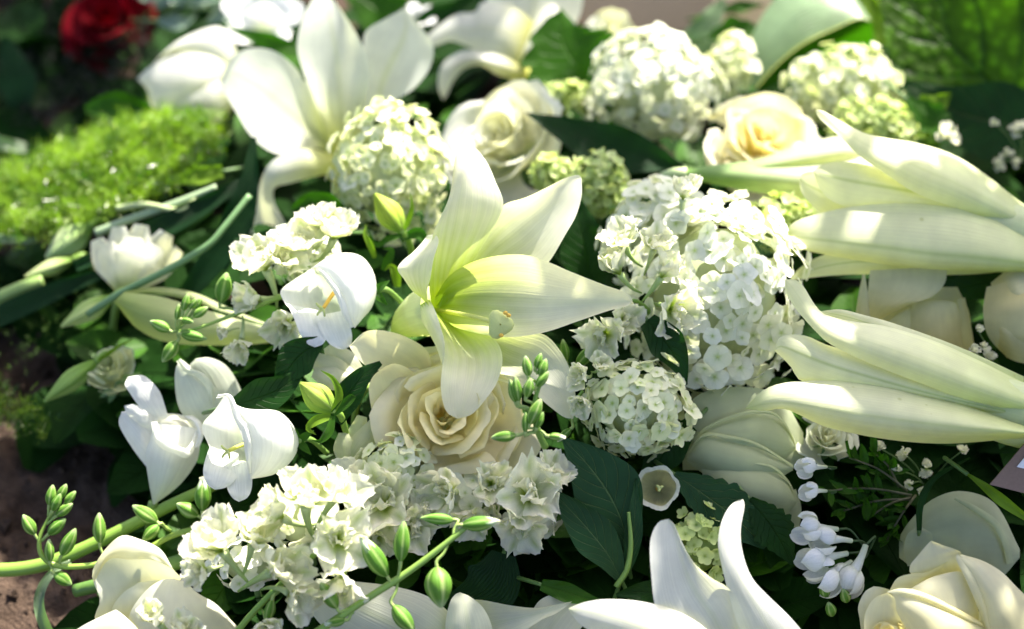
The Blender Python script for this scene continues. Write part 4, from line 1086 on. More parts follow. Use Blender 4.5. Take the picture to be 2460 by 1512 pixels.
trose('shaded pale rose hanging below the largest snowball bloom', 1780, 1090, -20, [
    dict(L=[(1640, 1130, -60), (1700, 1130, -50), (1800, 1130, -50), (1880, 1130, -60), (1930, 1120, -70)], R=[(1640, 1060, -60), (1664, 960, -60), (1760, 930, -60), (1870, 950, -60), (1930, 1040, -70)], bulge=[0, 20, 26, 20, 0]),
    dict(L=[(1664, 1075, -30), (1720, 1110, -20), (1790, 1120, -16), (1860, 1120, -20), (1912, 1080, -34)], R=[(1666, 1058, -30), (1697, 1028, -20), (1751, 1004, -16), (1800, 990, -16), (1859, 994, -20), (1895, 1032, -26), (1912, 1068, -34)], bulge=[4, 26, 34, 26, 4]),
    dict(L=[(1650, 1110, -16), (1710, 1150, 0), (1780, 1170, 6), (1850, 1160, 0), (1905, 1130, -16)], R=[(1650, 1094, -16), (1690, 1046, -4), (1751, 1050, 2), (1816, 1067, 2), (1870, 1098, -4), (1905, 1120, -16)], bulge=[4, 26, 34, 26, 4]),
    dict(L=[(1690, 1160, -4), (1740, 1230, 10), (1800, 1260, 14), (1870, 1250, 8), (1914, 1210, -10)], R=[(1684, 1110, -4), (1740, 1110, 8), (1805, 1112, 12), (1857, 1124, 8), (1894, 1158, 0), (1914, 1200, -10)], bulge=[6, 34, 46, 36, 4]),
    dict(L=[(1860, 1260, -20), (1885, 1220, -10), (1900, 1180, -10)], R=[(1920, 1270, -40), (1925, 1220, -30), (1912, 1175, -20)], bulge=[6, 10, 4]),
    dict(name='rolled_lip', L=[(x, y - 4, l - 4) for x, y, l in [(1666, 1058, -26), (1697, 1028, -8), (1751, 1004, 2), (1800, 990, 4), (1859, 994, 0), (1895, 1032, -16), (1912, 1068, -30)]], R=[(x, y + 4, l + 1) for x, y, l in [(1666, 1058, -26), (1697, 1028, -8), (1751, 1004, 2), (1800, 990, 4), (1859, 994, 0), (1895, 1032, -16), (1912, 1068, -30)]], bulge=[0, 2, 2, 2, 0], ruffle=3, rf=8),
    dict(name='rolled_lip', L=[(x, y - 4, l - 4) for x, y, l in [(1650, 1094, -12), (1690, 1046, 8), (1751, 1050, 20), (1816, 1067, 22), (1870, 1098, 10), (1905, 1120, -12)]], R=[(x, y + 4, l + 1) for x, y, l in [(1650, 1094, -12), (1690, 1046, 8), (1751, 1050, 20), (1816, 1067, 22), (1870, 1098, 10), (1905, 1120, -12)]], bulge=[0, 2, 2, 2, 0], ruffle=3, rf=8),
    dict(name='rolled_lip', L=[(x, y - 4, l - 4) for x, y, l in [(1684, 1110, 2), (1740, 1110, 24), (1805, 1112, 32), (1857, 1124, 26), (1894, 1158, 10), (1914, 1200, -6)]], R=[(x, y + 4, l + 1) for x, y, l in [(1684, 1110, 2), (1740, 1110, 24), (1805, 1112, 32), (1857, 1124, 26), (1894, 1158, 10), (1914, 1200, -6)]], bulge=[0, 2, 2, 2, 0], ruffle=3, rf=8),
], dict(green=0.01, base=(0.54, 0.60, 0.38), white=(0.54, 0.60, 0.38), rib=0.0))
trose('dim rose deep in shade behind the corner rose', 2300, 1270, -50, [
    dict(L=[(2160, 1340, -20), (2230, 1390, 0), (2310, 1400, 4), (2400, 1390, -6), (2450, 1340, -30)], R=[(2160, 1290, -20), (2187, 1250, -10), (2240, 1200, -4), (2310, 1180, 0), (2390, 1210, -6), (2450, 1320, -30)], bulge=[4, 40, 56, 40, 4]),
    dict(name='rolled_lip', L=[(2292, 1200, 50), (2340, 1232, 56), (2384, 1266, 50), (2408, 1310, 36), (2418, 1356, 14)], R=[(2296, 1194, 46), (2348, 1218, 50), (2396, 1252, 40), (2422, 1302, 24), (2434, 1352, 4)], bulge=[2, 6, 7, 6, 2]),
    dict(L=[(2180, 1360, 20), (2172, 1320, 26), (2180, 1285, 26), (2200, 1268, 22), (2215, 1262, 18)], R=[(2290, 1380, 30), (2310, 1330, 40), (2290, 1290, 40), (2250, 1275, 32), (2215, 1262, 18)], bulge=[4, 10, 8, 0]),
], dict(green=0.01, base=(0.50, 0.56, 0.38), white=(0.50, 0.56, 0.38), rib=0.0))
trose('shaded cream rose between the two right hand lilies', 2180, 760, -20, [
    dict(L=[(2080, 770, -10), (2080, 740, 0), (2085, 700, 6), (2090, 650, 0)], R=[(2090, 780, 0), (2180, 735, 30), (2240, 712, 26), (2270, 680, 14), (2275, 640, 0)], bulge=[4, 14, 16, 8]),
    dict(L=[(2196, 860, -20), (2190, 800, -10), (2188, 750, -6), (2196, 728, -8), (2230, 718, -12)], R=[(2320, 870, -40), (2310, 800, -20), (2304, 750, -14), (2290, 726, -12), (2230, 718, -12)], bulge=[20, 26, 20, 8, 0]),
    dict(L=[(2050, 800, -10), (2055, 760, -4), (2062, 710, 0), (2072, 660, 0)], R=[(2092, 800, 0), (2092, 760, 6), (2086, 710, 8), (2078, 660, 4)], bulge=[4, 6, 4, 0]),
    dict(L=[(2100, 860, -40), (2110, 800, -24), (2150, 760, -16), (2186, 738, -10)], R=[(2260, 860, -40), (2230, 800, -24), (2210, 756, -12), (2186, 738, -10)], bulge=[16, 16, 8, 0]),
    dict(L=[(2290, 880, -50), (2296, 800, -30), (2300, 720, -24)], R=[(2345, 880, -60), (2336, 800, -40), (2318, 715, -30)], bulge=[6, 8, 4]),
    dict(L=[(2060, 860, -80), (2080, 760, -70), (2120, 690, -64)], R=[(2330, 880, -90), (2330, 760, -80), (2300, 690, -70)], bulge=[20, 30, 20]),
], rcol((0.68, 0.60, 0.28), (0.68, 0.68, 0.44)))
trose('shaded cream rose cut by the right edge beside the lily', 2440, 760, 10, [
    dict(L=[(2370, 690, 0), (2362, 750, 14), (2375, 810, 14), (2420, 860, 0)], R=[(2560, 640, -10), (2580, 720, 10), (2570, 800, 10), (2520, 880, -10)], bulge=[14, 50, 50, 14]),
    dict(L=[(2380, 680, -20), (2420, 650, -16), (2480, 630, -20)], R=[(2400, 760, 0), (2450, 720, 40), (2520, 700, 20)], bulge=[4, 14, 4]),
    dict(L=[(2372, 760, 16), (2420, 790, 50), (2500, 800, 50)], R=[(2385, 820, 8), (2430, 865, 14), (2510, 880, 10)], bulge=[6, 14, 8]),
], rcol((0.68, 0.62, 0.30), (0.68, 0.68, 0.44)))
rose('white rose seen from its side behind the central lily tip', 1205, 335, -10, 168, (-0.45, -0.38, 0.80), n=20, inner=(0.86, 0.86, 0.74), outer=(0.87, 0.88, 0.82), seed=2, tight=1.05)
rose('cream rose with golden spiral heart below the folded leaf', 1830, 345, 10, 160, (0.05, -0.50, 0.86), n=22, inner=(0.87, 0.77, 0.44), outer=(0.85, 0.84, 0.70), seed=3)
rose('greenish rose bud in shade above the soil on the left', 262, 885, -40, 92, (-0.2, -0.6, 0.75), n=14, inner=(0.62, 0.68, 0.44), outer=(0.62, 0.68, 0.50), seed=10, tight=0.8)
rose('small part of a pale rose beneath the lower right lily', 1985, 1050, -60, 78, (0, -0.6, 0.8), n=14, inner=(0.70, 0.72, 0.58), outer=(0.68, 0.72, 0.64), seed=12)
rose('dark red rose in the shaded upper left', 258, 48, 0, 112, (-0.1, -0.35, 0.93), n=22, inner=(0.07, 0.001, 0.003), outer=(0.14, 0.001, 0.006), mat=M_RED, seed=13, group=None)
rose('faint grey white rose behind the topmost snowball', 1470, 70, -60, 70, (0, -0.5, 0.85), n=12, inner=(0.6, 0.62, 0.5), outer=(0.6, 0.63, 0.55), seed=15)

# ------------------------------------------------------------------ snowball and hydrangea blooms
snowball('pale green snowball bloom left of the central lily tip', 940, 410, 60, 135, fl=17, ry=160, seed=1, dens=1.1)
snowball('white snowball bloom near the top centre right', 1570, 210, 40, 160, fl=16, ry=133, seed=2, dens=1.1, white=True)
snowball('largest white hydrangea bloom right of the central lily', 1715, 720, 40, 200, fl=26, ry=235, seed=3, dens=1.25, white=True, name='hydrangea_bloom')
snowball('frilly bluish white bloom on the left shoulder of the largest hydrangea', 1590, 570, 60, 135, fl=25, ry=125, seed=31, dens=1.2, white=True, name='hydrangea_bloom')
snowball('pale snowball bloom below the right hand petal of the central lily', 1530, 980, 60, 122, fl=22, ry=112, seed=4, dens=1.7)
snowball('blurred pale snowball bloom under the folded leaf', 2025, 212, 0, 134, fl=16, ry=100, seed=5, dens=1.1)
snowball('yellow green lower clump of the blurred snowball by the right leaf', 2100, 300, 0, 100, fl=16, ry=66, seed=51, green=True, dens=1.1)
snowball('narrow greenish snowball bloom behind the topmost white one', 1760, 155, 0, 52, fl=17, ry=72, seed=6, dens=1.1)
snowball('small green snowball bloom beneath the apricot hearted rose', 955, 1115, 60, 78, fl=19, ry=68, seed=7, green=False, dens=1.2)
snowball('small lime green cluster right of the upper lily petal', 1440, 440, 20, 66, fl=13, ry=76, seed=8, green=True, dens=1.0)
snowball('lime green cluster between the side rose and the dark leaf', 1330, 420, -10, 50, fl=13, ry=46, seed=9, green=True)
snowball('yellow green cluster under the right upper lily tips', 1880, 535, -10, 88, fl=14, ry=60, seed=10, green=True)
snowball('dim green cluster left of the bottom lily horns', 1680, 1310, -20, 66, fl=17, ry=90, seed=12, green=True, dens=0.8)
snowball('lime green cluster under the lobed leaf at the top', 1370, 235, -20, 70, fl=13, ry=34, seed=13, green=True)

snowball('shaded white floret clump below the apricot hearted rose, left', 925, 1235, 0, 92, fl=24, ry=64, seed=21, white=True, name='hydrangea_bloom')
snowball('shaded white floret clump below the apricot hearted rose, middle', 1110, 1195, 0, 86, fl=23, ry=56, seed=22, white=True, name='hydrangea_bloom')
snowball('shaded white floret clump beside the veined dark leaves', 1270, 1215, 10, 74, fl=23, ry=84, seed=23, white=True, name='hydrangea_bloom')
snowball('sunlit white floret clump behind the bottom left larkspur', 735, 1255, 90, 96, fl=24, ry=74, seed=24, white=True, name='hydrangea_bloom')
snowball('white floret clump beside the large pale bottom left rose', 600, 1355, 90, 84, fl=23, ry=58, seed=25, white=True, name='hydrangea_bloom')
snowball('white floret clump behind the large bellflower', 720, 610, 70, 92, fl=23, ry=60, seed=26, white=True, name='hydrangea_bloom')

# ------------------------------------------------------------------ bellflowers
def upright(label, px, py, lift, base, tops, colk, name='tulip_flower', group=None):
    pet = []
    for k, (x, y, w, l) in enumerate(tops):
        bx, by = base
        c = [(bx, by, l * 0.3), (bx + (x - bx) * 0.35, by + (y - by) * 0.35, l * 1.1), (bx + (x - bx) * 0.75, by + (y - by) * 0.7, l * 1.15), (x, y, l * 0.7)]
        pet.append((c, w))
    fr = F(px, py, lift)
    t = thing(name, label, 'flower', fr.o, group)
    for k, (c, w) in enumerate(pet):
        strip('petal', fr, c, [w * 0.35, w * 0.85, w, w * 0.45], -0.5, mat=M_LILY, colf=lily_col(**colk), parent=t, nu=18, nv=11, ruffle=9, rf=4, seed=k + int(px))
    stem_part(t, fr, [(base[0], base[1] - 6, 0), (base[0] - 20, base[1] + 30, -20), (base[0] - 30, base[1] + 90, -120)], [14, 9, 8], (0.22, 0.34, 0.08))
    return t
WG = dict(green=0.45, base=(0.46, 0.56, 0.22), white=(0.84, 0.85, 0.78), rib=0.1)
upright('sunlit white tulip like flower among green stems at the far left', 318, 620, 30, (300, 705), [(232, 575, 34, -20), (285, 545, 36, -10), (340, 540, 38, -14), (400, 560, 40, -30), (430, 600, 30, -40), (255, 585, 40, 20), (320, 570, 44, 34), (375, 590, 40, 22)], WG)
upright('pale petals of a half hidden flower left of the apricot hearted rose', 800, 890, 20, (880, 930), [(745, 855, 30, 6), (752, 895, 28, 16), (790, 830, 34, -10)], dict(green=0.6, base=(0.6, 0.64, 0.34), white=(0.80, 0.81, 0.66), rib=0.1), name='pale_flower')
upright('folded pale green flower between the lower bellflower and the rose', 860, 1060, 30, (830, 1130), [(905, 1010, 30, 10), (870, 1000, 26, -8), (825, 1040, 26, 8)], dict(green=0.6, base=(0.4, 0.5, 0.2), white=(0.66, 0.70, 0.46), rib=0.2), name='pale_flower')
def tbell(label, px, py, lift, parts, style, base, smat=None):
    smat = smat or M_YEL
    fr = F(px, py, lift)
    t = thing('bellflower', label, 'flower', fr.o, 'white bellflowers')
    W = (0.85, 0.86, 0.84)
    for k, p in enumerate(parts):
        p = dict(p)
        inn = p.pop('inn', False)
        cf = (lambda u, v: mix(W, (0.50, 0.58, 0.42), 0.9 * sstep(-0.3, 0.8, v))) if inn else (lambda u, v: mix(W, (0.76, 0.80, 0.66), 0.8 * sstep(0.2, 1.0, v))) if k == 0 else (lambda u, v: W)  # inner wall: greenish throat, with the mouth's shade painted in darker
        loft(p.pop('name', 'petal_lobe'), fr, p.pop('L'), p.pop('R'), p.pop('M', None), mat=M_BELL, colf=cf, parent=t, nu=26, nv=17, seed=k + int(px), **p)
    st = link('style', tube_mesh('style', [fr(*q) - fr.o for q in style], [6 * fr.u, 5 * fr.u, 5 * fr.u], smat, n=8), t)
    e = Vector(style[-1])
    for dx, dy in ((-16, -10), (-14, 12), (4, 14)):
        link('stigma', tube_mesh('stigma', [fr(*e) - fr.o, fr(e.x + dx * 0.7, e.y + dy * 0.7, e.z + 6) - fr.o, fr(e.x + dx, e.y + dy * 1.3, e.z + 2) - fr.o], [4 * fr.u, 2.5 * fr.u], M_STIG, n=6), st)
    for k in range(4):
        a = k * 1.4 - 2.0
        b = (base[0], base[1], base[2])
        strip('sepal', fr, [b, (b[0] + 22 * math.cos(a), b[1] + 22 * math.sin(a), b[2] + 6), (b[0] + 46 * math.cos(a), b[1] + 46 * math.sin(a), b[2] + 2)], [6, 10, 1], 0.2, mat=M_MIDLEAF, colf=plain((0.14, 0.26, 0.06)), parent=t, nu=10, nv=5)
    stem_part(t, fr, [(base[0], base[1], base[2]), (base[0] + 30, base[1] - 4, base[2] - 20), (base[0] + 70, base[1] + 30, base[2] - 90)], [8, 7, 7], (0.16, 0.28, 0.06))
tbell('large white bellflower with yellow pistil left of the central lily', 780, 720, 190, [
    dict(name='bell_wall', L=[(728, 660, 20), (757, 644, 34), (789, 673, 46), (813, 705, 48), (829, 748, 40), (840, 775, 26), (852, 789, 12)], R=[(745, 650, 10), (800, 612, -10), (860, 612, -30), (893, 645, -44), (905, 694, -48), (894, 738, -36), (870, 768, -10), (852, 789, 12)], bulge=[4, 26, 46, 54, 46, 24, 0], ruffle=7, rf=5),
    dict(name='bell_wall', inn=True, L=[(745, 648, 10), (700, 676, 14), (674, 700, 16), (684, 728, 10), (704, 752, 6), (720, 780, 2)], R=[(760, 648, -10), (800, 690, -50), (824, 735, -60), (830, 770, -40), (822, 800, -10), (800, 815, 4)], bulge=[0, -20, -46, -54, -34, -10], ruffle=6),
    dict(L=[(690, 730, 8), (706, 765, 16), (722, 805, 22), (738, 826, 22), (756, 835, 18)], R=[(780, 750, -30), (792, 785, -4), (785, 812, 12), (774, 828, 18), (756, 835, 18)], bulge=[-16, -10, 0, 2, 0], ruffle=7),
    dict(L=[(755, 760, -14), (770, 795, 6), (790, 825, 16), (812, 838, 16), (828, 840, 12)], R=[(832, 745, -14), (842, 785, 4), (846, 812, 8), (842, 830, 10), (828, 840, 12)], bulge=[-8, -4, 0, 2, 0], ruffle=7),
    dict(name='curled_rim', L=[(735, 654, 24), (760, 648, 40), (788, 682, 52), (808, 715, 54), (822, 756, 46), (838, 790, 26)], R=[(738, 650, 26), (772, 648, 44), (800, 676, 56), (824, 712, 56), (838, 752, 46), (850, 786, 22)], bulge=[2, 6, 8, 8, 6, 2], ruffle=6, rf=9),
], [(806, 700, -36), (796, 712, -20), (776, 742, 4)], (898, 700, -50))
tbell('white bellflower with green pistil above the bottom left larkspur', 600, 1080, 170, [
    dict(name='bell_wall', L=[(530, 952, 24), (548, 955, 30), (563, 990, 40), (581, 1020, 48), (592, 1052, 50), (597, 1095, 44), (600, 1125, 30), (602, 1152, 14)], R=[(548, 952, 20), (575, 985, 8), (640, 984, -14), (672, 990, -26), (700, 1016, -40), (718, 1056, -46), (706, 1100, -40), (664, 1138, -14), (602, 1152, 14)], bulge=[2, 10, 34, 50, 54, 40, 18, 0], ruffle=7, rf=5),
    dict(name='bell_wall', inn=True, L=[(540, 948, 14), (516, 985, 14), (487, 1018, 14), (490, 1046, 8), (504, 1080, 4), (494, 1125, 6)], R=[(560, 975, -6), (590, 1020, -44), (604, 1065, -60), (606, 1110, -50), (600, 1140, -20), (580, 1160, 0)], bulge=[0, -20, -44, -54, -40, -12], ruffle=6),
    dict(L=[(504, 1072, 6), (492, 1108, 14), (488, 1138, 18), (498, 1164, 18), (516, 1177, 14)], R=[(572, 1090, -34), (574, 1130, -8), (562, 1156, 8), (542, 1172, 14), (516, 1177, 14)], bulge=[-16, -12, 0, 2, 0], ruffle=6),
    dict(L=[(536, 1110, -16), (540, 1150, 2), (548, 1180, 12), (560, 1198, 14), (574, 1206, 12)], R=[(604, 1110, -10), (606, 1148, 4), (604, 1176, 8), (594, 1196, 12), (574, 1206, 12)], bulge=[-6, -2, 0, 2, 0], ruffle=6),
    dict(name='curled_rim', L=[(519, 958, 30), (545, 956, 40), (560, 1000, 50), (574, 1030, 56), (584, 1060, 56), (590, 1100, 46), (598, 1140, 24)], R=[(524, 948, 32), (556, 950, 42), (578, 1002, 54), (598, 1026, 58), (606, 1058, 56), (604, 1096, 46), (604, 1136, 24)], bulge=[2, 6, 8, 9, 8, 6, 2], ruffle=9, rf=10),
], [(600, 1064, -40), (580, 1070, -22), (548, 1084, 4)], (716, 1060, -46), smat=petal_mat('style_lime', transl=0.2, color=(0.62, 0.64, 0.12), rough=0.6))
def tflower(label, px, py, lift, parts, name='trumpet_flower', W=(0.85, 0.86, 0.80), G=(0.62, 0.68, 0.42), stem=None, group=None):
    fr = F(px, py, lift)
    t = thing(name, label, 'flower', fr.o, group)
    for k, p in enumerate(parts):
        p = dict(p)
        g = p.pop('g', 0.0)
        loft(p.pop('name', 'petal'), fr, p.pop('L'), p.pop('R'), p.pop('M', None), mat=M_BELL, colf=lambda u, v, g=g: mix(W, G, g * sstep(0.3, 1, u)), parent=t, nu=24, nv=15, seed=k + int(px), **p)
    if stem: stem_part(t, fr, *stem, (0.2, 0.32, 0.08))
tflower('upright white trumpet flower with curled rim left of the lower bellflower', 400, 1040, 80, [
    dict(name='trumpet_wall', g=0.6, L=[(368, 1016, 20), (362, 1050, 10), (350, 1090, 0), (356, 1150, 0), (368, 1214, 0)], R=[(480, 1030, 0), (480, 1070, -6), (472, 1110, -10), (432, 1165, -4), (370, 1214, 0)], bulge=[20, 44, 44, 26, 2]),
    dict(name='trumpet_wall', L=[(369, 1017, 14), (384, 1000, -20), (412, 994, -34), (450, 1002, -30), (480, 1030, 0)], R=[(371, 1025, 22), (380, 1062, 50), (420, 1084, 60), (454, 1092, 44), (480, 1036, 4)], bulge=[0, -60, -80, -60, 0]),
    dict(name='curled_rim', L=[(364, 1014, 18), (374, 1064, 54), (414, 1090, 66), (456, 1098, 50), (483, 1034, 6)], R=[(378, 1014, 18), (394, 1052, 60), (424, 1070, 70), (450, 1076, 56), (470, 1032, 8)], bulge=[3, 8, 9, 8, 3], ruffle=8, rf=8),
    dict(name='curled_rim', L=[(440, 1000, -10), (462, 1012, 10), (476, 1040, 26), (468, 1074, 40)], R=[(462, 998, -14), (482, 1014, 6), (490, 1042, 20), (478, 1078, 34)], bulge=[3, 7, 7, 3], ruffle=6, rf=8),
    dict(L=[(372, 1020, -10), (340, 985, 4), (312, 945, 8), (300, 925, 6), (306, 906, 2)], R=[(404, 1004, -16), (394, 968, -4), (380, 935, 2), (345, 903, 4), (306, 906, 2)], bulge=[-6, 8, 10, 6, 0], ruffle=8),
    dict(L=[(372, 1040, -6), (335, 1020, 6), (306, 996, 8), (298, 975, 4)], R=[(380, 1005, -8), (350, 985, 10), (322, 972, 12), (298, 975, 4)], bulge=[2, 8, 6, 0], ruffle=8),
    dict(L=[(366, 1140, -16), (320, 1080, -10), (286, 1020, -8), (292, 990, -6)], R=[(372, 1040, -16), (350, 1005, -10), (325, 985, -6), (292, 990, -6)], bulge=[4, 14, 10, 0], ruffle=6),
], stem=([(368, 1208, -4), (360, 1235, -20), (355, 1290, -120)], [12, 9, 8]))
tflower('pale greenish flower tucked behind the upright white trumpet', 500, 930, 20, [
    dict(L=[(470, 1040, -20), (430, 980, -6), (420, 920, 0), (424, 880, 2), (440, 866, 0)], R=[(560, 1020, -20), (540, 960, 0), (512, 925, 8), (470, 892, 6), (440, 866, 0)], bulge=[10, 22, 20, 8, 0]),
    dict(L=[(500, 1020, -30), (470, 950, -24), (450, 890, -18), (470, 862, -16)], R=[(590, 980, -40), (576, 930, -30), (545, 880, -20), (505, 860, -16), (470, 862, -16)], bulge=[10, 16, 10, 0]),
    dict(name='curled_rim', L=[(424, 868, 8), (440, 892, 18), (470, 905, 24), (496, 935, 22), (508, 985, 10)], R=[(434, 862, 8), (456, 884, 20), (490, 898, 26), (512, 930, 24), (514, 985, 10)], bulge=[2, 5, 6, 5, 2], ruffle=5, rf=8),
], name='pale_flower', W=(0.72, 0.76, 0.60))
bell('small pale five cornered flower with brown heart beside the shaded leaf', 1580, 1172, 40, 50, 62, (-0.1, -0.15, 0.95), seed=6, roll=0.1, flare=0.06, lobe_len=0.16, ruff=0.05, group=None, white=(0.74, 0.76, 0.64), inside=(0.50, 0.50, 0.27), tubular=0.88)
bell('blurred white flower at the top edge beside the big lily', 628, 48, 20, 66, 70, (0.1, -0.4, 0.85), seed=7, flare=0.4, lobe_len=0.5, pistil=False, ruff=0.14)
bell('small blurred white flower on a dark leaf near the top', 1005, 42, 20, 30, 30, (0.1, -0.6, 0.7), seed=8, flare=0.4, pistil=False)

# ------------------------------------------------------------------ larkspur
def larkspur(label, px, py, lift, stem, rad, buds=(), florets=(), col=(0.2, 0.36, 0.06), name='larkspur_spike'):
    fr = F(px, py, lift)
    t = thing(name, label, 'larkspur', fr.o, 'larkspur spikes')
    if stem: stem_part(t, fr, stem, rad, col)
    for i, b in enumerate(buds):
        add_bud(t, fr, *b[:3], **(b[3] if len(b) > 3 else {}), seed=i)
    for i, f in enumerate(florets):
        x, y, l, ax, s = f[:5]
        floret_lark(t, fr(x, y, l) - fr.o, ax, s * fr.u, i * 13 + int(px), **(f[5] if len(f) > 5 else {}))
    return t
larkspur('larkspur tip with plump green buds in front of the lily and cream rose', 1290, 960, 340,
    [(1310, 1075, -40), (1290, 1030, -10), (1284, 985, 0), (1288, 950, 4), (1300, 915, 4), (1296, 885, 2)], [9, 8, 7, 6, 4, 3], [
    ((1300, 848, 4), (1287, 885, 2), (1292, 900, 4), dict(fat=1.2)), ((1262, 855, 6), (1270, 905, 6), (1290, 920, 4), dict(fat=1.1)), ((1312, 862, 10), (1298, 905, 10), (1292, 920, 4), dict(fat=1.1)),
    ((1318, 893, 16), (1288, 930, 12), (1287, 945, 4), dict(fat=1.1)), ((1276, 908, 22), (1264, 955, 14), (1284, 975, 4), dict(fat=1.15)), ((1238, 905, 14), (1246, 965, 6), (1282, 990, 2), dict(fat=1.0)),
    ((1225, 912, 6), (1240, 968, 0), (1280, 992, 0), dict(fat=0.9)), ((1300, 958, 24), (1272, 1020, 14), (1286, 1035, 0), dict(fat=0.95)), ((1262, 990, 16), (1262, 1040, 10), (1288, 1040, 0), dict(fat=0.8)),
    ((1180, 1052, 10), (1240, 1046, 6), (1290, 1035, 0), dict(fat=1.0)), ((1358, 1052, 14), (1318, 1048, 6), (1298, 1035, 0), dict(fat=1.2, opened=True)), ((1305, 990, 10), (1288, 1030, 6), (1290, 1035, 0))], col=(0.17, 0.31, 0.05))
larkspur('larkspur stem with small clustered buds left of the large bellflower', 560, 750, 150,
    [(405, 800, 0), (430, 795, 10), (470, 790, 12), (540, 765, 6), (620, 735, 0), (700, 705, -10), (760, 690, -40)], [3, 4, 4, 5, 6, 7, 7], [
    ((452, 705, 14), (440, 748, 10), (428, 790, 10), dict(fat=1.1)), ((475, 717, 20), (455, 742, 14), (430, 785, 10), dict(fat=1.2)), ((500, 738, 16), (464, 762, 12), (432, 788, 10), dict(fat=1.1)),
    ((430, 730, 8), (424, 770, 6), (424, 792, 10), dict(fat=0.9)), ((486, 716, 8), (468, 742, 6), (440, 780, 8)), ((465, 775, 30), (436, 768, 24), (428, 790, 10), dict(fat=1.2)), ((360, 772, 10), (408, 795, 10), (425, 797, 10), dict(fat=1.2)),
    ((390, 870, 10), (426, 820, 10), (428, 800, 10), dict(fat=1.15)), ((497, 815, 20), (435, 802, 16), (430, 798, 10), dict(fat=1.0)), ((545, 655, 0), (530, 728, 0), (575, 752, 4), dict(fat=1.2))],
    [(640, 650, 10, (-0.35, -0.75, 0.5), 84, dict(openness=0.55)), (735, 610, 0, (-0.1, -0.8, 0.5), 88), (690, 640, 20, (0, -0.6, 0.8), 70), (690, 775, 12, (-0.1, 0.5, 0.85), 62, dict(openness=0.6)), (800, 575, -10, (0.3, -0.8, 0.4), 74), (625, 720, -10, (-0.7, 0, 0.6), 60, dict(openness=0.6)), (770, 550, -20, (0, -0.9, 0.3), 60),
     (580, 815, 14, (-0.1, 0.75, 0.6), 52, dict(openness=0.5)), (548, 795, 6, (-0.6, 0.3, 0.7), 26, dict(openness=0.3))], col=(0.24, 0.38, 0.07))
larkspur('curling larkspur tip with buds over the soil in the lower left', 250, 1300, 190,
    [(120, 1225, 0), (118, 1240, 4), (96, 1290, 6), (98, 1330, 6), (125, 1355, 4), (165, 1362, 2), (230, 1356, 0), (330, 1330, -20), (420, 1285, -20), (500, 1265, -30), (600, 1235, -60), (720, 1200, -120)], [3, 4, 6, 7, 7, 7, 7, 7, 8, 8, 8, 7], [
    ((127, 1165, 6), (118, 1215, 4), (116, 1240, 4), dict(fat=1.2)), ((160, 1163, 8), (140, 1200, 6), (118, 1238, 4), dict(fat=1.1)), ((182, 1180, 6), (156, 1212, 6), (120, 1245, 4), dict(fat=1.05)), ((146, 1186, 22), (126, 1228, 16), (115, 1248, 5), dict(fat=1.15)),
    ((175, 1210, 14), (135, 1240, 10), (112, 1260, 5), dict(fat=1.05)), ((55, 1237, 6), (84, 1285, 6), (92, 1298, 6), dict(fat=1.3)), ((158, 1246, 16), (116, 1284, 10), (100, 1300, 6), dict(fat=1.1)), ((118, 1295, 20), (120, 1350, 12), (122, 1356, 6), dict(fat=0.9)),
    ((182, 1270, 16), (148, 1335, 8), (142, 1360, 4), dict(fat=1.0)), ((238, 1232, 0), (240, 1305, 0), (250, 1345, 0), dict(fat=0.95)), ((318, 1215, 10), (378, 1255, 6), (405, 1270, -18), dict(fat=1.2)), ((342, 1300, 20), (382, 1262, 12), (410, 1275, -18), dict(fat=1.25)),
    ((172, 1405, 12), (130, 1378, 8), (120, 1355, 4), dict(fat=1.3)), ((488, 1148, 6), (486, 1228, 0), (500, 1262, -28), dict(fat=1.15, opened=True)), ((424, 1210, 0), (476, 1240, -4), (500, 1264, -28), dict(fat=1.3)), ((592, 1250, -20), (650, 1215, -30), (560, 1250, -50))],
    col=(0.26, 0.40, 0.06))
larkspur('frilled larkspur florets glowing in sun at the bottom left', 690, 1330, 230,
    [(560, 1530, -60), (610, 1470, -30), (680, 1400, -20), (760, 1330, -20), (840, 1280, -40)], [8, 8, 8, 7, 6],
    [((640, 1500, 10), (655, 1440, 10), (680, 1410, -10))],
    [(735, 1215, 20, (0.1, -0.75, 0.6), 96, dict(openness=0.5)), (680, 1245, 0, (-0.6, -0.5, 0.6), 84), (800, 1200, -6, (0.45, -0.7, 0.5), 80), (812, 1300, 10, (0.2, -0.1, 0.9), 86, dict(openness=0.8)), (822, 1375, 10, (-0.15, 0.75, 0.6), 84, dict(openness=0.6)), (535, 1325, 20, (-0.35, -0.7, 0.6), 92, dict(openness=0.55)), (605, 1310, 4, (0.2, -0.8, 0.5), 74), (650, 1375, 26, (0.65, -0.35, 0.65), 92, dict(openness=0.45)),
     (695, 1425, 24, (0.7, 0.3, 0.6), 74, dict(openness=0.5)), (495, 1370, 14, (-0.7, 0.1, 0.65), 60), (385, 1500, 40, (-0.3, -0.7, 0.6), 66, dict(openness=0.35)), (440, 1520, 40, (0.3, -0.6, 0.7), 54, dict(openness=0.4)), (640, 1500, 20, (0.1, 0.2, 0.9), 56, dict(openness=0.5))])
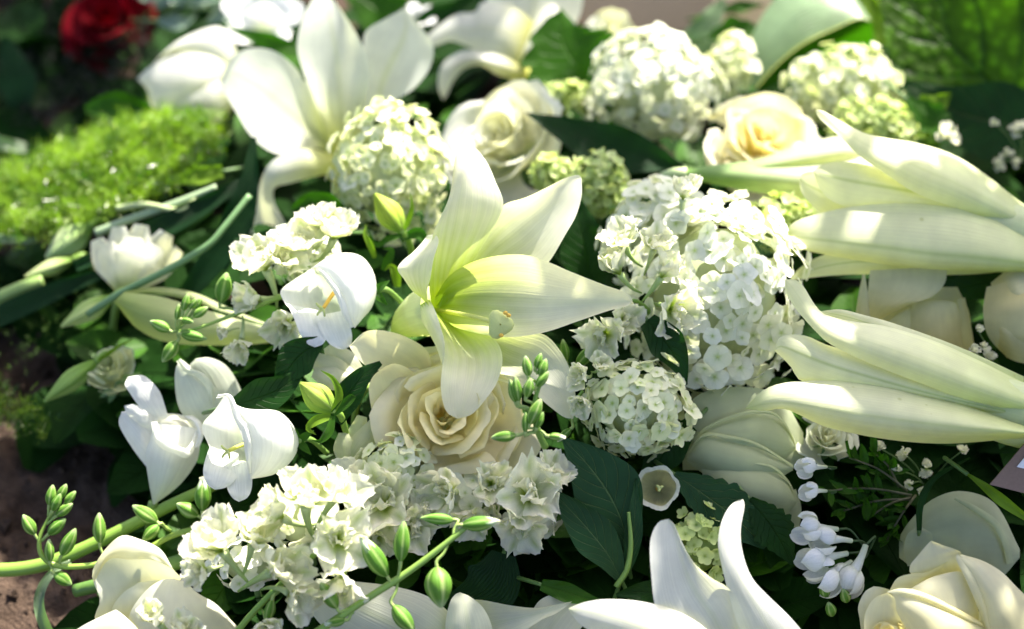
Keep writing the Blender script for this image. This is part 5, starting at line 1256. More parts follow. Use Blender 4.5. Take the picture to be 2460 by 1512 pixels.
larkspur('larkspur stem crossing the bottom with hairy green buds', 980, 1370, 240,
    [(700, 1560, 0), (790, 1500, 4), (880, 1440, 6), (980, 1375, 6), (1060, 1315, 4), (1110, 1275, 2), (1128, 1260, 0)], [10, 10, 9, 9, 8, 7, 6], [
    ((970, 1252, 20), (962, 1350, 14), (955, 1395, 6), dict(fat=0.95)), ((868, 1290, 20), (930, 1385, 12), (945, 1408, 6), dict(fat=0.95, opened=True)), ((1060, 1460, 30), (1050, 1362, 16), (1075, 1310, 4), dict(fat=1.45)), ((996, 1520, 24), (945, 1455, 14), (955, 1400, 6), dict(fat=1.2)),
    ((770, 1400, 20), (810, 1462, 12), (850, 1465, 6), dict(fat=1.05)), ((1198, 1252, 12), (1110, 1262, 6), (1092, 1295, 2), dict(fat=1.0, opened=True)), ((1010, 1245, -10), (1090, 1250, -16), (1090, 1290, 0), dict(fat=0.8)), ((780, 1500, 16), (830, 1490, 10), (850, 1470, 6), dict(fat=1.0, opened=True))], col=(0.22, 0.36, 0.07))
larkspur('shaded larkspur florets under the apricot hearted rose', 1050, 1200, 60,
    [(860, 1290, -60), (960, 1260, -40), (1080, 1230, -40), (1200, 1220, -50), (1330, 1200, -80)], [6, 6, 6, 5],
    [((1045, 1255, 0), (990, 1250, 0), (960, 1260, -40))],
    [(925, 1215, 20, (-0.1, -0.35, 0.9), 92), (985, 1262, 10, (0.2, 0.1, 0.9), 70), (868, 1180, 0, (-0.4, -0.5, 0.7), 80), (1085, 1180, 20, (-0.5, -0.2, 0.8), 74, dict(openness=0.6)), (1180, 1165, 10, (0.1, -0.2, 0.9), 76), (1268, 1190, 30, (0.1, -0.1, 0.95), 96), (1252, 1255, 24, (-0.1, 0.5, 0.8), 70), (1315, 1150, 0, (0.3, -0.6, 0.7), 70), (905, 1285, 0, (-0.2, 0.5, 0.8), 62), (1130, 1240, -10, (0.1, 0.3, 0.9), 64), (1030, 1210, 0, (0, 0, 1), 60)])
larkspur('larkspur florets between the lily tip and the largest hydrangea', 1530, 730, 200,
    [(1575, 770, -50), (1550, 740, -30), (1530, 725, -10), (1516, 722, 0)], [7, 7, 6, 4],
    [((1352, 815, -30), (1360, 870, -40), (1380, 900, -60), dict(fat=1.0)), ((1430, 830, 0), (1385, 880, -20), (1375, 900, -60))],
    [(1490, 660, 10, (-0.45, -0.75, 0.4), 62, dict(openness=0.35)), (1588, 668, 14, (0.5, -0.75, 0.4), 64, dict(openness=0.35)), (1610, 740, 10, (0.4, 0.3, 0.8), 74, dict(openness=0.7)), (1455, 800, 0, (-0.3, 0.1, 0.85), 70, dict(openness=0.6)), (1490, 780, -4, (0.3, -0.3, 0.85), 58, dict(openness=0.6)), (1500, 590, -10, (-0.3, -0.7, 0.6), 66), (1570, 600, -14, (0.2, -0.7, 0.6), 60), (1640, 480, -60, (0.1, -0.9, 0.4), 58, dict(openness=0.4))])
larkspur('small greenish larkspur florets beside the pale snowball', 1400, 940, 110, [(1370, 1010, -60), (1380, 970, -40), (1400, 940, -20)], [5, 5, 4],
    [((1340, 1060, 0), (1372, 1030, -20), (1375, 1000, -50), dict(opened=True))], [(1405, 905, 6, (-0.5, -0.2, 0.8), 46, dict(openness=0.5)), (1395, 965, 10, (-0.2, 0.2, 0.9), 40, dict(openness=0.6)), (1440, 885, 0, (0.2, -0.5, 0.8), 40, dict(openness=0.5))])

# ------------------------------------------------------------------ green flower buds with leaflets
def green_bud(label, px, py, lift, tip, base, w, leaflets, col=(0.42, 0.52, 0.06)):
    fr = F(px, py, lift)
    t = thing('flower_bud', label, 'flower bud', fr.o)
    cf = lily_col(green=0.5, base=(0.20, 0.34, 0.04), white=col, rib=0.4, ribc=(0.62, 0.66, 0.2))
    dx, dy = tip[0] - base[0], tip[1] - base[1]
    L = math.hypot(dx, dy); nx, ny = -dy / L, dx / L
    for k, (o, wd, ll) in enumerate(((-0.45, 0.62, 0), (0.45, 0.62, 6), (0.0, 0.55, 16))):
        c = [(base[0] + dx * u + nx * w * o * math.sin(math.pi * min(0.95, u + 0.05)), base[1] + dy * u + ny * w * o * math.sin(math.pi * min(0.95, u + 0.05)), ll * math.sin(math.pi * u)) for u in (0, 0.25, 0.5, 0.75, 1)]
        strip('petal', fr, c, [w * wd * 0.4, w * wd * 0.9, w * wd, w * wd * 0.75, 1], -0.75, mat=M_BUD, colf=cf, parent=t, nu=16, nv=9, seed=k)
    for k, (c, ww) in enumerate(leaflets):
        strip('leaflet', fr, c, [ww * 0.6, ww, ww * 0.7, 0.6], 0.3, mat=M_MIDLEAF if k % 2 else M_LIMELEAF, colf=plain((0.2, 0.34, 0.05)), parent=t, nu=12, nv=7, seed=k)
    stem_part(t, fr, [(base[0], base[1], -4), (base[0] - dx * 0.25, base[1] - dy * 0.25, -20), (base[0] - dx * 0.5, base[1] - dy * 0.5 + 60, -120)], [9, 8, 7], (0.2, 0.34, 0.05))
green_bud('yellow green bud with curly leaflets left of the upper lily petal', 940, 520, 170, (900, 465, 0), (965, 555, 0), 30,
          [([(968, 560, -4), (985, 520, 6), (990, 490, 10), (985, 462, 4)], 7), ([(965, 565, 0), (930, 575, 4), (905, 590, 4), (880, 545, 8)], 8), ([(900, 620, 0), (890, 590, 8), (876, 560, 10), (880, 540, 4)], 8), ([(920, 650, 0), (935, 620, 6), (940, 600, 8), (920, 598, 6)], 11), ([(955, 690, 0), (950, 655, 8), (938, 640, 10), (925, 650, 8)], 12), ([(970, 570, -6), (1005, 560, 0), (1020, 580, 4), (1010, 620, 0)], 14)])
green_bud('green flower bud with pointed sepals between the two bellflowers', 770, 970, 120, (720, 920, 0), (800, 985, 0), 32,
          [([(800, 990, 0), (815, 950, 6), (800, 910, 8), (770, 890, 4)], 10), ([(800, 995, 0), (835, 965, 4), (850, 950, 4), (825, 975, 0)], 12), ([(795, 1000, 0), (760, 1010, 8), (740, 1030, 8), (760, 1045, 4)], 12), ([(800, 1000, 0), (790, 1040, 8), (770, 1060, 8), (750, 1058, 4)], 10)], col=(0.34, 0.46, 0.06))
green_bud('pale green pointed bud low on the far left above the soil', 190, 900, 20, (106, 965, 0), (230, 870, 0), 24, [([(230, 870, 0), (260, 850, 6), (290, 830, 6), (320, 815, 0)], 6)], col=(0.30, 0.42, 0.12))
green_bud('pale green pointed bud pointing left above the greenish rose', 215, 745, 40, (146, 785, 0), (270, 715, 0), 24, [([(270, 715, 0), (300, 700, 6), (330, 690, 6), (350, 685, 0)], 6)], col=(0.50, 0.58, 0.22))
green_bud('blurred green white bud left of the sunlit bellflower', 150, 600, 20, (110, 620, 0), (215, 545, 0), 34, [], col=(0.60, 0.68, 0.36))
green_bud('blurred pale bud lying low at the far left', 120, 648, 10, (60, 665, 0), (175, 625, 0), 18, [], col=(0.62, 0.66, 0.34))

# ------------------------------------------------------------------ leaves one can pick out
def LT(label, px, py, lift, c, w, mat, cup=0.15, name='leaf', **kw):
    kw.setdefault('ruffle', 7)
    kw.setdefault('seed', len(label) + int(px) % 17)
    return leaf_thing(name, label, 'leaf', F(px, py, lift), c, w, mat, cup, **kw)
LT('long dark green pointed leaf between the side rose and topmost snowball', 1450, 360, 40, [(1640, 400, 0), (1560, 378, 8), (1450, 350, 10), (1350, 308, 6), (1262, 271, 0)], [6, 52, 58, 34, 1], M_STRAP, 0.2)
LT('dark green leaf just right of the upper lily petals', 1400, 570, -20, [(1420, 700, -10), (1410, 620, 0), (1395, 550, 4), (1380, 470, 0)], [30, 62, 54, 10], M_DARKLEAF, 0.2)
LT('broad lobed green leaf over the cut off lily at the top', 1350, 130, 110, [(1420, 210, -6), (1390, 165, 4), (1360, 120, 8), (1345, 70, 4), (1350, 22, 0)], [16, 92, 104, 70, 1], M_MIDLEAF, 0.12, serr=6, serr_amp=0.28, nu=48)
LT('dark leaf hugging the lower left of the largest hydrangea', 1620, 850, 100, [(1555, 770, -6), (1590, 810, 4), (1625, 860, 8), (1650, 925, 0)], [22, 44, 42, 2], M_DARKLEAF, 0.25)
LT('veined dark leaf hanging in the lower middle, its tip under the rose', 1440, 1200, 50, [(1505, 1320, 0), (1496, 1260, 8), (1465, 1190, 12), (1415, 1120, 8), (1350, 1050, 0)], [8, 60, 84, 62, 2], M_PEONY, 0.14, nu=32)
LT('veined dark leaf pointing up left toward the shaded florets', 1400, 1270, 60, [(1490, 1390, 0), (1462, 1335, 8), (1420, 1280, 10), (1370, 1225, 6), (1309, 1166, 0)], [12, 46, 52, 34, 1], M_PEONY, 0.16, nu=32)
LT('slim veined leaf blade beside the stalk in the lower middle', 1515, 1300, 40, [(1490, 1400, 0), (1515, 1330, 4), (1525, 1240, 4), (1528, 1150, 0)], [8, 18, 22, 2], M_PEONY, 0.2)
LT('dark leaf behind the small yellow green bud and large bellflower', 680, 570, 60, [(810, 560, -6), (740, 560, 4), (650, 572, 6), (562, 577, 0)], [22, 34, 30, 2], M_DARKLEAF, 0.2)
LT('dark green leaf under the large bellflower with a bright rim', 705, 870, 60, [(770, 820, -4), (725, 850, 6), (690, 890, 8), (660, 930, 0)], [14, 46, 42, 4], M_DARKLEAF, 0.3)
LT('pointed dark leaf between the bellflowers, tip to the right', 650, 935, 80, [(555, 975, -4), (610, 960, 4), (680, 930, 6), (736, 879, 0)], [14, 44, 34, 1], M_DARKLEAF, 0.2)
LT('dark strap leaf left of the apricot hearted rose', 865, 930, 110, [(800, 1010, -6), (830, 960, 4), (870, 905, 8), (915, 872, 0)], [24, 34, 32, 6], M_DARKLEAF, 0.25)
LT('blue green strap leaf standing left of the big blurred lily petal', 600, 470, 20, [(520, 640, -20), (560, 560, 0), (595, 450, 10), (610, 330, 0)], [24, 40, 40, 6], M_STRAP, 0.2, petiole=False)
LT('rounded olive leaf under the curled blurred petal', 760, 490, 10, [(840, 530, -4), (790, 510, 4), (745, 490, 6), (700, 500, 0)], [20, 42, 40, 4], M_MIDLEAF, 0.25)
LT('blurred green leaf crossing above the big lily', 620, 90, 30, [(730, 125, -4), (670, 108, 4), (600, 85, 4), (524, 56, 0)], [14, 24, 24, 1], M_MIDLEAF, 0.15)
LT('blurred green leaf at the top between the two lilies', 900, 20, 0, [(1010, 110, 0), (960, 60, 6), (900, 20, 6), (840, -20, 0)], [20, 62, 64, 20], M_MIDLEAF, 0.15)
LT('dark blurred leaf right of the top lily gap', 1060, 60, -20, [(960, 110, 0), (1020, 70, 6), (1090, 40, 6), (1160, -10, 0)], [20, 46, 46, 20], M_DARKLEAF, 0.2)
LT('dull blurred leaf standing on the left edge in shade', 35, 190, 20, [(40, 310, 0), (46, 240, 4), (35, 170, 4), (10, 90, 0)], [8, 40, 46, 10], M_STRAP, 0.2)
LT('rounded blurred leaf with glossy rim above the feathery foliage', 285, 262, 30, [(365, 262, 0), (320, 258, 6), (260, 256, 8), (205, 262, 0)], [8, 32, 36, 10], M_MIDLEAF, 0.45)
LT('pale blurred strap on the soil at the left edge', 20, 348, 0, [(-60, 335, 0), (-20, 340, 4), (30, 350, 4), (66, 356, 0)], [20, 20, 20, 12], M_PALELEAF, 0.1)
LT('lime leaf blade in the feathery foliage', 455, 425, 70, [(535, 412, 0), (490, 420, 4), (430, 430, 4), (370, 432, 0)], [16, 22, 22, 4], M_LIMELEAF, 0.1)
LT('dark leaf showing between the right hand lily and the edge rose', 2330, 680, -10, [(2420, 660, 0), (2360, 680, 4), (2300, 690, 4), (2240, 690, 0)], [30, 40, 40, 10], M_DARKLEAF, 0.1)
LT('narrow twisted leaf at the right edge below the grey card', 2390, 1190, 120, [(2325, 1140, 0), (2360, 1165, 6), (2410, 1205, 8), (2480, 1255, 0)], [3, 12, 14, 6], M_LIMELEAF, 0.5)
LT('thin dark curved blade rising beside the dim rose', 2240, 1180, 20, [(2208, 1275, 0), (2212, 1210, 4), (2245, 1150, 4), (2330, 1100, 0)], [6, 10, 10, 2], M_DARKLEAF, 0.2)
LT('blue green leaf behind the bottom larkspur stem', 1140, 1390, -30, [(1210, 1330, -10), (1190, 1390, 0), (1150, 1430, 4), (1080, 1450, 0)], [30, 70, 60, 20], M_STRAP, 0.15)
LT('green leaf tip left of the bottom lily horns', 1540, 1430, 30, [(1640, 1450, 0), (1590, 1430, 6), (1540, 1422, 6), (1480, 1430, 0)], [14, 34, 34, 4], M_DARKLEAF, 0.2)
LT('small green leaf between the veined leaves and bottom lily', 1380, 1430, 30, [(1300, 1405, 0), (1350, 1420, 6), (1400, 1436, 6), (1460, 1452, 0)], [14, 24, 22, 2], M_MIDLEAF, 0.25)
LT('blue green jagged leaf left of the bottom horn petal', 1730, 1230, 10, [(1620, 1140, 0), (1680, 1180, 6), (1760, 1240, 8), (1840, 1315, 0)], [10, 48, 60, 8], M_PEONY, 0.12, serr=9, serr_amp=0.16, nu=44)
LT('very dark jagged leaf right of the bottom horn petal', 1860, 1280, 0, [(1800, 1200, 0), (1835, 1240, 6), (1870, 1290, 8), (1905, 1355, 0)], [10, 42, 46, 6], M_DARKLEAF, 0.15, serr=9, serr_amp=0.2, nu=44)
LT('dark leaf below the greenish hanging flower, lower middle', 1590, 1090, -10, [(1660, 1020, 0), (1620, 1060, 4), (1580, 1110, 4), (1540, 1170, 0)], [20, 46, 44, 10], M_DARKLEAF, 0.2)
LT('bright jagged leaf catching sun at the right of the blurred snowball', 2230, 265, 60, [(2170, 330, 0), (2200, 300, 4), (2235, 265, 6), (2285, 225, 0)], [14, 40, 46, 2], M_LIMELEAF, 0.2, serr=5, serr_amp=0.3, nu=40)
LT('small dark jagged leaf beneath the bright jagged one', 2260, 300, 30, [(2180, 240, 0), (2220, 270, 4), (2262, 300, 4), (2300, 335, 0)], [10, 30, 34, 4], M_MIDLEAF, 0.15, serr=5, serr_amp=0.25, nu=40)
LT('pale green blurred leaf left of the brown wrapping paper', 1690, 70, 0, [(1660, 180, -6), (1675, 120, 4), (1700, 60, 6), (1740, 0, 0)], [20, 46, 46, 8], M_PALELEAF, 0.15)
LT('dark blurred leaf in front of the brown wrapping paper', 1770, 62, 60, [(1700, 90, 0), (1740, 78, 6), (1785, 70, 6), (1830, 72, 0)], [4, 26, 28, 3], M_MIDLEAF, 0.2, serr=3, serr_amp=0.3, nu=36)
LT('small green leaf above the dark one at the top edge', 1780, 22, 40, [(1720, 30, 0), (1760, 20, 4), (1800, 14, 4), (1835, 12, 0)], [4, 16, 16, 2], M_MIDLEAF, 0.2)
LT('big puckered green leaf in the upper right corner', 2320, 140, 70, [(2560, 420, -60), (2460, 300, -20), (2350, 170, 10), (2230, 60, 16), (2130, -40, 0)], [60, 190, 230, 150, 30], M_BIGLEAF, 0.12, ruffle=10, nu=40, nv=25)
LT('dark leaf lying under the puckered leaf on the right', 2330, 300, -60, [(2520, 330, 0), (2430, 300, 4), (2300, 270, 6), (2170, 200, 0)], [60, 96, 90, 10], M_DARKLEAF, 0.1)
LT('bright green blurred leaf at the top beside the folded leaf', 2080, 30, -40, [(2130, 110, 0), (2110, 60, 4), (2090, 20, 4), (2060, -40, 0)], [20, 40, 40, 10], M_LIMELEAF, 0.1)

# folded broad leaf with a glossy top and hollow underside
fr = F(1960, 80, 90)
t = thing('folded_leaf', 'broad glossy leaf folded into a hood over the blurred snowball', 'leaf', fr.o)
rim = [(1815, 215, 0), (1845, 180, 4), (1885, 140, 8), (1940, 100, 12), (2013, 66, 14), (2060, 46, 12), (2092, 50, 4)]
loft('blade', fr, rim, [(1790, 190, -20), (1800, 110, -40), (1830, 40, -60), (1880, -20, -70), (1960, -50, -70), (2040, -20, -50), (2092, 48, 2)], bulge=[0, 10, 16, 20, 16, 6, 0], mat=M_PALELEAF, colf=plain((0.2, 0.3, 0.15)), parent=t, nu=32, nv=15)
loft('under_blade', fr, [(p[0] + 0.5, p[1] + 1, p[2] - 0.5) for p in rim], [(1830, 225, -40), (1870, 200, -70), (1930, 175, -90), (1990, 150, -100), (2050, 130, -90), (2090, 112, -60), (2100, 90, -20)], bulge=[0, -14, -26, -30, -24, -10, 0], mat=M_MIDLEAF, colf=plain((0.05, 0.14, 0.02)), parent=t, nu=32, nv=13)
link('leaf_edge', tube_mesh('leaf_edge', [fr(p[0], p[1], p[2] + 1) - fr.o for p in rim], [2.0 * fr.u, 2.4 * fr.u, 1.5 * fr.u], M_STEM, (0.45, 0.5, 0.12), n=6, res=40), t)

# glaucous blurred leaves with bright glints, top left
rn = random.Random(4)
for k in range(9):
    x, y = 380 + 24 * k + rn.uniform(-20, 20), rn.uniform(-20, 70)
    LT(['silver grey blurred leaf beside the red rose', 'silver grey blurred leaf high above the left lily head', 'silver grey blurred leaf low behind the left lily head', 'upright silver grey leaf at the top edge', 'silver grey leaf leaning right at the top edge', 'small silver grey leaf in front of the silver cluster', 'silver grey leaf crossing the middle of the silver cluster', 'silver grey leaf at the right end of the silver cluster', 'pale silver leaf nearest the blurred white flower'][k],
       x, y, 20 + rn.uniform(-20, 30), [(x - 40, y + rn.uniform(-10, 30), -6), (x - 10, y, 6), (x + 20, y + rn.uniform(-10, 10), 6), (x + 50, y + rn.uniform(-30, 20), 0)], [8, 22, 22, 2], M_SILVER, 0.35, group='silver grey leaves at the top left')

# ------------------------------------------------------------------ stems and straps on the left
def ST(label, px, py, lift, pts, rad, col, name='green_shoot'):
    fr = F(px, py, lift)
    t = thing(name, label, 'stem', fr.o, 'cut stems')
    link('stem', tube_mesh('stem', [fr(*p) - fr.o for p in pts], [r * fr.u for r in rad], M_STEM, col, n=12, res=40), t)
ST('thick green stem rising from the lower left corner', 250, 1280, 90, [(-60, 1370, 0), (40, 1368, 4), (120, 1352, 4), (220, 1310, 0), (330, 1255, -6), (450, 1195, -20), (580, 1140, -60)], [17, 17, 17, 16, 15, 14, 12], (0.2, 0.34, 0.05))
ST('dull green stem passing below the thick one', 400, 1320, 60, [(180, 1420, -20), (300, 1390, 0), (430, 1350, 0), (560, 1310, -20), (700, 1270, -60)], [16, 18, 18, 16, 12], (0.1, 0.2, 0.04))
ST('thick green stem end at the far left edge', 40, 705, 10, [(-80, 755, 0), (-10, 722, 4), (50, 695, 4), (104, 676, 0)], [20, 19, 18, 17], (0.24, 0.36, 0.1))
ST('long stem crossing behind the sunlit bellflower', 420, 660, 90, [(210, 755, -20), (290, 705, 6), (400, 650, 10), (500, 590, 8), (540, 545, 0), (600, 470, -30)], [8, 9, 9, 9, 8, 8], (0.14, 0.26, 0.1))
ST('pale grey green stem under the feathery foliage', 360, 510, 60, [(230, 560, 0), (320, 525, 4), (420, 490, 4), (520, 450, -4)], [10, 10, 9, 8], (0.3, 0.4, 0.22))
ST('second pale stem just above the sunlit bellflower', 420, 500, 40, [(280, 500, 0), (350, 492, 4), (430, 505, 4), (470, 480, 0)], [7, 7, 7, 6], (0.4, 0.48, 0.22))
ST('stalk of the veined leaves in the lower middle', 1510, 1340, 40, [(1480, 1410, 0), (1505, 1370, 4), (1515, 1310, 4), (1510, 1230, -4)], [7, 7, 6, 4], (0.16, 0.28, 0.06))
LT('dark green strap leaf crossing under the left buds', 120, 730, -10, [(-80, 800, 0), (40, 740, 4), (180, 680, 4), (300, 640, 0)], [20, 26, 24, 8], M_STRAP, 0.15, petiole=False)
LT('dark strap leaf between stem and feathery foliage', 400, 540, 10, [(180, 640, 0), (320, 575, 4), (440, 520, 4), (580, 440, 0)], [14, 26, 28, 14], M_STRAP, 0.15, petiole=False)
LT('dark strap leaf behind the sunlit bellflower', 540, 590, 20, [(440, 720, 0), (500, 640, 4), (550, 570, 4), (600, 500, 0)], [20, 36, 36, 20], M_STRAP, 0.15, petiole=False)
LT('curled ribbon leaf hanging over the soil at the lower left', 115, 1440, 160, [(170, 1350, -20), (135, 1368, 0), (104, 1405, 8), (93, 1450, 6), (106, 1500, 0), (140, 1560, -20)], [6, 10, 13, 14, 14, 12], M_PALELEAF, 0.4, petiole=False)
LT('yellow petal shaped leaf at the left edge', 5, 560, 60, [(-30, 600, 0), (-10, 570, 4), (6, 545, 4), (10, 520, 0)], [20, 24, 18, 3], M_LIMELEAF, 0.2, petiole=False)
LT('pale bright strap tip at the left edge', 50, 577, 60, [(-20, 572, 0), (20, 575, 2), (60, 578, 2), (86, 578, 0)], [9, 10, 10, 6], M_PALELEAF, 0.1, petiole=False)

# ------------------------------------------------------------------ small things on the right
def gyp(label, px, py, lift, balls, seed):
    rn = random.Random(seed)
    fr = F(px, py, lift)
    t = thing('gypsophila_sprig', label, 'flower', fr.o, 'tiny white filler flowers')
    root = (px + 30, py + 60, -120)
    for (x, y, r) in balls:
        o = bpy.data.objects.new('blossom', None); COL.objects.link(o); o.parent = t
        l = rn.uniform(-20, 20)
        o.location = fr(x, y, l) - fr.o
        o.scale = (r * fr.u,) * 3
        for q in range(9):
            d = Vector((rn.gauss(0, 1), rn.gauss(-0.6, 1), rn.gauss(0.6, 1))).normalized()
            link('petal', rn.choice(INNERP), o, rot=d.to_track_quat('X', 'Z').to_matrix(), scale=1.35)
        link('stalk', tube_mesh('stalk', [fr(x, y, l) - fr.o, fr((x + root[0]) / 2, (y + root[1]) / 2 - 10, l - 50) - fr.o, fr(*root) - fr.o], [0.0004, 0.0004], M_STEM, (0.12, 0.2, 0.06), n=5, res=8), t)
gyp('tiny white ruffled flower below the bright jagged leaf', 2272, 330, 40, [(2272, 328, 36)], 1)
gyp('sprig of tiny white flowers at the right edge above the lily', 2430, 330, 20, [(2445, 318, 26), (2390, 295, 12), (2418, 372, 18), (2440, 392, 14), (2395, 400, 20), (2455, 300, 12)], 2)
gyp('sprig of tiny white flowers under the lower right lily', 2200, 1110, -40, [(2172, 1090, 20), (2225, 1126, 24), (2150, 1130, 18), (2110, 1075, 18), (2310, 1085, 18), (2215, 1185, 16), (2185, 1165, 14)], 3)
gyp('sprig of tiny white flowers between the lily and edge rose', 2370, 850, -40, [(2350, 795, 16), (2340, 845, 20), (2378, 868, 26), (2362, 835, 18)], 4)

def waxflower():
    fr = F(2000, 1370, 70)
    t = thing('bouvardia_cluster', 'cluster of waxy white buds on slender tubes above the bare soil', 'flower', fr.o)
    tub = tube_mesh('tube', [Vector((0, 0, 0)), Vector((0.02, 0, 0.35)), Vector((0, 0, 0.78))], [0.08, 0.10, 0.17], M_BELL, lambda u: mix((0.62, 0.68, 0.48), (0.80, 0.82, 0.80), u), n=10)
    def scoop(seed):
        V, C, U = [], [], []
        for i in range(10):
            u = i / 9
            for j in range(9):
                v = -1 + 2 * j / 8
                a = v * 1.15 * math.sin(math.pi * (0.18 + 0.66 * u)) ** 0.8
                la = math.pi * (0.86 * u - 0.40)
                r = 0.34 * (1 + 0.13 * v + 0.10 * nz3(u * 3, v * 2, seed))
                V.append((r * math.cos(la) * math.cos(a), r * math.cos(la) * math.sin(a), 1.02 + r * math.sin(la)))
                C.append(mix((0.72, 0.76, 0.62), (0.82, 0.83, 0.82), sstep(0, 0.5, u))); U.append((j / 8, u))
        return mesh('petal', V, grid_faces(10, 9), M_BELL, C, U)
    SC = [scoop(s) for s in range(3)]
    rn = random.Random(3)
    for k, (x0, y0, x1, y1, s) in enumerate([(2080, 1310, 2030, 1422, 1.0), (2012, 1272, 1918, 1266, 0.95), (2046, 1300, 1962, 1292, 0.95), (2036, 1330, 1935, 1350, 0.95), (2046, 1350, 1955, 1402, 0.95), (1985, 1122, 1926, 1122, 0.8), (1985, 1180, 1928, 1180, 0.75)]):
        a, b = fr(x0, y0, -30) - fr.o, fr(x1, y1, 6 + 4 * k) - fr.o
        d = b - a
        e = bpy.data.objects.new('blossom', None); COL.objects.link(e); e.parent = t
        e.location = a
        e.rotation_euler = (d.to_track_quat('Z', 'Y').to_matrix() @ Matrix.Rotation(k * 1.3, 3, 'Z')).to_euler()
        q = d.length / 1.38
        e.scale = (q * s, q * s, q)
        link('tube', tub, e)
        for m in range(4):
            link('petal', rn.choice(SC), e, rot=Matrix.Rotation(m * 1.5708 + rn.uniform(-0.2, 0.2), 3, 'Z') @ Matrix.Rotation(rn.uniform(0.0, 0.30), 3, 'Y'), loc=(0, 0, rn.uniform(-0.04, 0.06)), scale=rn.uniform(0.9, 1.1))
        link('stalk', tube_mesh('stalk', [a, a - d * 0.2 + Vector((0.004, 0.003, -0.004)), fr(*((2085, 1330, -70) if k < 5 else (x0 + 12, y0 + 6, -60))) - fr.o], [0.0007, 0.0005], M_STEM, (0.035, 0.08, 0.02), n=6, res=8), t)
    for k, (x, y) in enumerate([(2000, 1465), (1985, 1420), (2035, 1432)]):
        link('green_bud', BUDS[k], t, loc=fr(x, y + 16, 0) - fr.o, rot=vdir(-0.3, -0.9, 0.3).to_track_quat('Z', 'Y').to_matrix(), scale=(0.012, 0.012, 0.009))
waxflower()

def sprig():
    fr = F(2050, 1160, -30)
    t = thing('leafy_sprig', 'dark sprig of tiny green leaves in the shade under the lower right lily', 'foliage', fr.o)
    rn = random.Random(9)
    V, U = [], []
    for i in range(7):
        u = i / 6
        for j in range(5):
            v = -1 + 2 * j / 4
            V.append((u, 0.2 * v * math.sin(math.pi * (0.08 + 0.9 * u)) ** 0.8, 0.12 * abs(v) + 0.1 * u * u)); U.append((j / 4, u))
    me = mesh('leaf', V, grid_faces(7, 5), M_MIDLEAF, None, U)
    for (x0, y0, x1, y1) in [(2180, 1180, 2040, 1100), (2190, 1190, 1980, 1180), (2190, 1195, 2080, 1250), (2200, 1190, 2130, 1300), (2160, 1170, 2100, 1090), (2190, 1200, 2020, 1230)]:
        a, b = Vector(fr(x0, y0, -20) - fr.o), Vector(fr(x1, y1, 10) - fr.o)
        link('twig', tube_mesh('twig', [a, (a + b) / 2 + Vector((0, 0, 0.004)), b], [0.0008, 0.0005], M_STEM, (0.1, 0.1, 0.05), n=5, res=8), t)
        for q in range(11):
            f = 0.3 + 0.7 * q / 10
            p = a.lerp(b, f)
            d = ((b - a).normalized() * rn.uniform(0.3, 1) + Vector((rn.gauss(0, 0.8), rn.gauss(0, 0.8), rn.gauss(0.3, 0.6)))).normalized()
            link('leaf', me, t, loc=p, rot=d.to_track_quat('X', 'Z').to_matrix(), scale=rn.uniform(0.008, 0.014))
sprig()

# ------------------------------------------------------------------ card and wrapping paper
def sheet(name, label, cat, fr, corners, thick, mat, group=None):
    P = [fr(*c) - fr.o for c in corners]
    n = (P[1] - P[0]).cross(P[2] - P[0]).normalized() * thick
    V = P + [p - n for p in P]
    k = len(P)
    Fc = [tuple(range(k)), tuple(range(2 * k - 1, k - 1, -1))] + [(i, i + k, (i + 1) % k + k, (i + 1) % k) for i in range(k)]
    o = link(name, mesh(name, V, Fc, mat, smooth=False))
    o.location = fr.o
    return tag(o, label, cat) if label else o
def paper_mat(name, col):
    m, nt, out = nodes(name)
    tc = N(nt, 'ShaderNodeTexCoord')
    nz = N(nt, 'ShaderNodeTexNoise', i_Scale=600.0, i_Detail=4.0)
    nt.links.new(tc.outputs['Object'], nz.inputs['Vector'])
    cr = N(nt, 'ShaderNodeValToRGB')
    cr.color_ramp.elements[0].color = (*[c * 0.8 for c in col], 1); cr.color_ramp.elements[1].color = (*[c * 1.15 for c in col], 1)
    nt.links.new(nz.outputs[0], cr.inputs[0])
    p = N(nt, 'ShaderNodeBsdfPrincipled', i_Roughness=0.8)
    nt.links.new(cr.outputs[0], p.inputs['Base Color']); nt.links.new(p.outputs[0], out.inputs[0])
    return m
fr = F(2430, 1140, 160)
t = thing('message_card', 'grey brown card corner with white inset at the right edge', 'card', fr.o)
c = sheet('backing', None, None, fr, [(2377, 1164, 0), (2480, 1042, 0), (2700, 1080, -30), (2640, 1230, -30)], 0.0008, paper_mat('grey_card', (0.21, 0.14, 0.105)))
c.parent = t; c.location = (0, 0, 0)
c = sheet('inset', None, None, fr, [(2442, 1122, 3), (2490, 1064, 3), (2660, 1096, -20), (2610, 1160, -20)], 0.0004, paper_mat('white_card', (0.78, 0.78, 0.8)))
c.parent = t; c.location = (0, 0, 0)
fr = F(1830, 40, 0)
sheet('wrapping_paper', 'tan wrapping paper behind the dark leaf at the top', 'paper', fr, [(1740, 110, 0), (1900, 92, 0), (1830, -60, 0), (1700, -60, 0)], 0.0006, paper_mat('tan_paper', (0.42, 0.31, 0.21)))
fr = F(1560, 20, 0)
sheet('paper_bag', 'grey brown paper behind the topmost snowball', 'paper', fr, [(1395, 60, -60), (1700, 80, -60), (1730, -90, -60), (1390, -90, -60)], 0.0006, paper_mat('grey_paper', (0.20, 0.155, 0.115)))

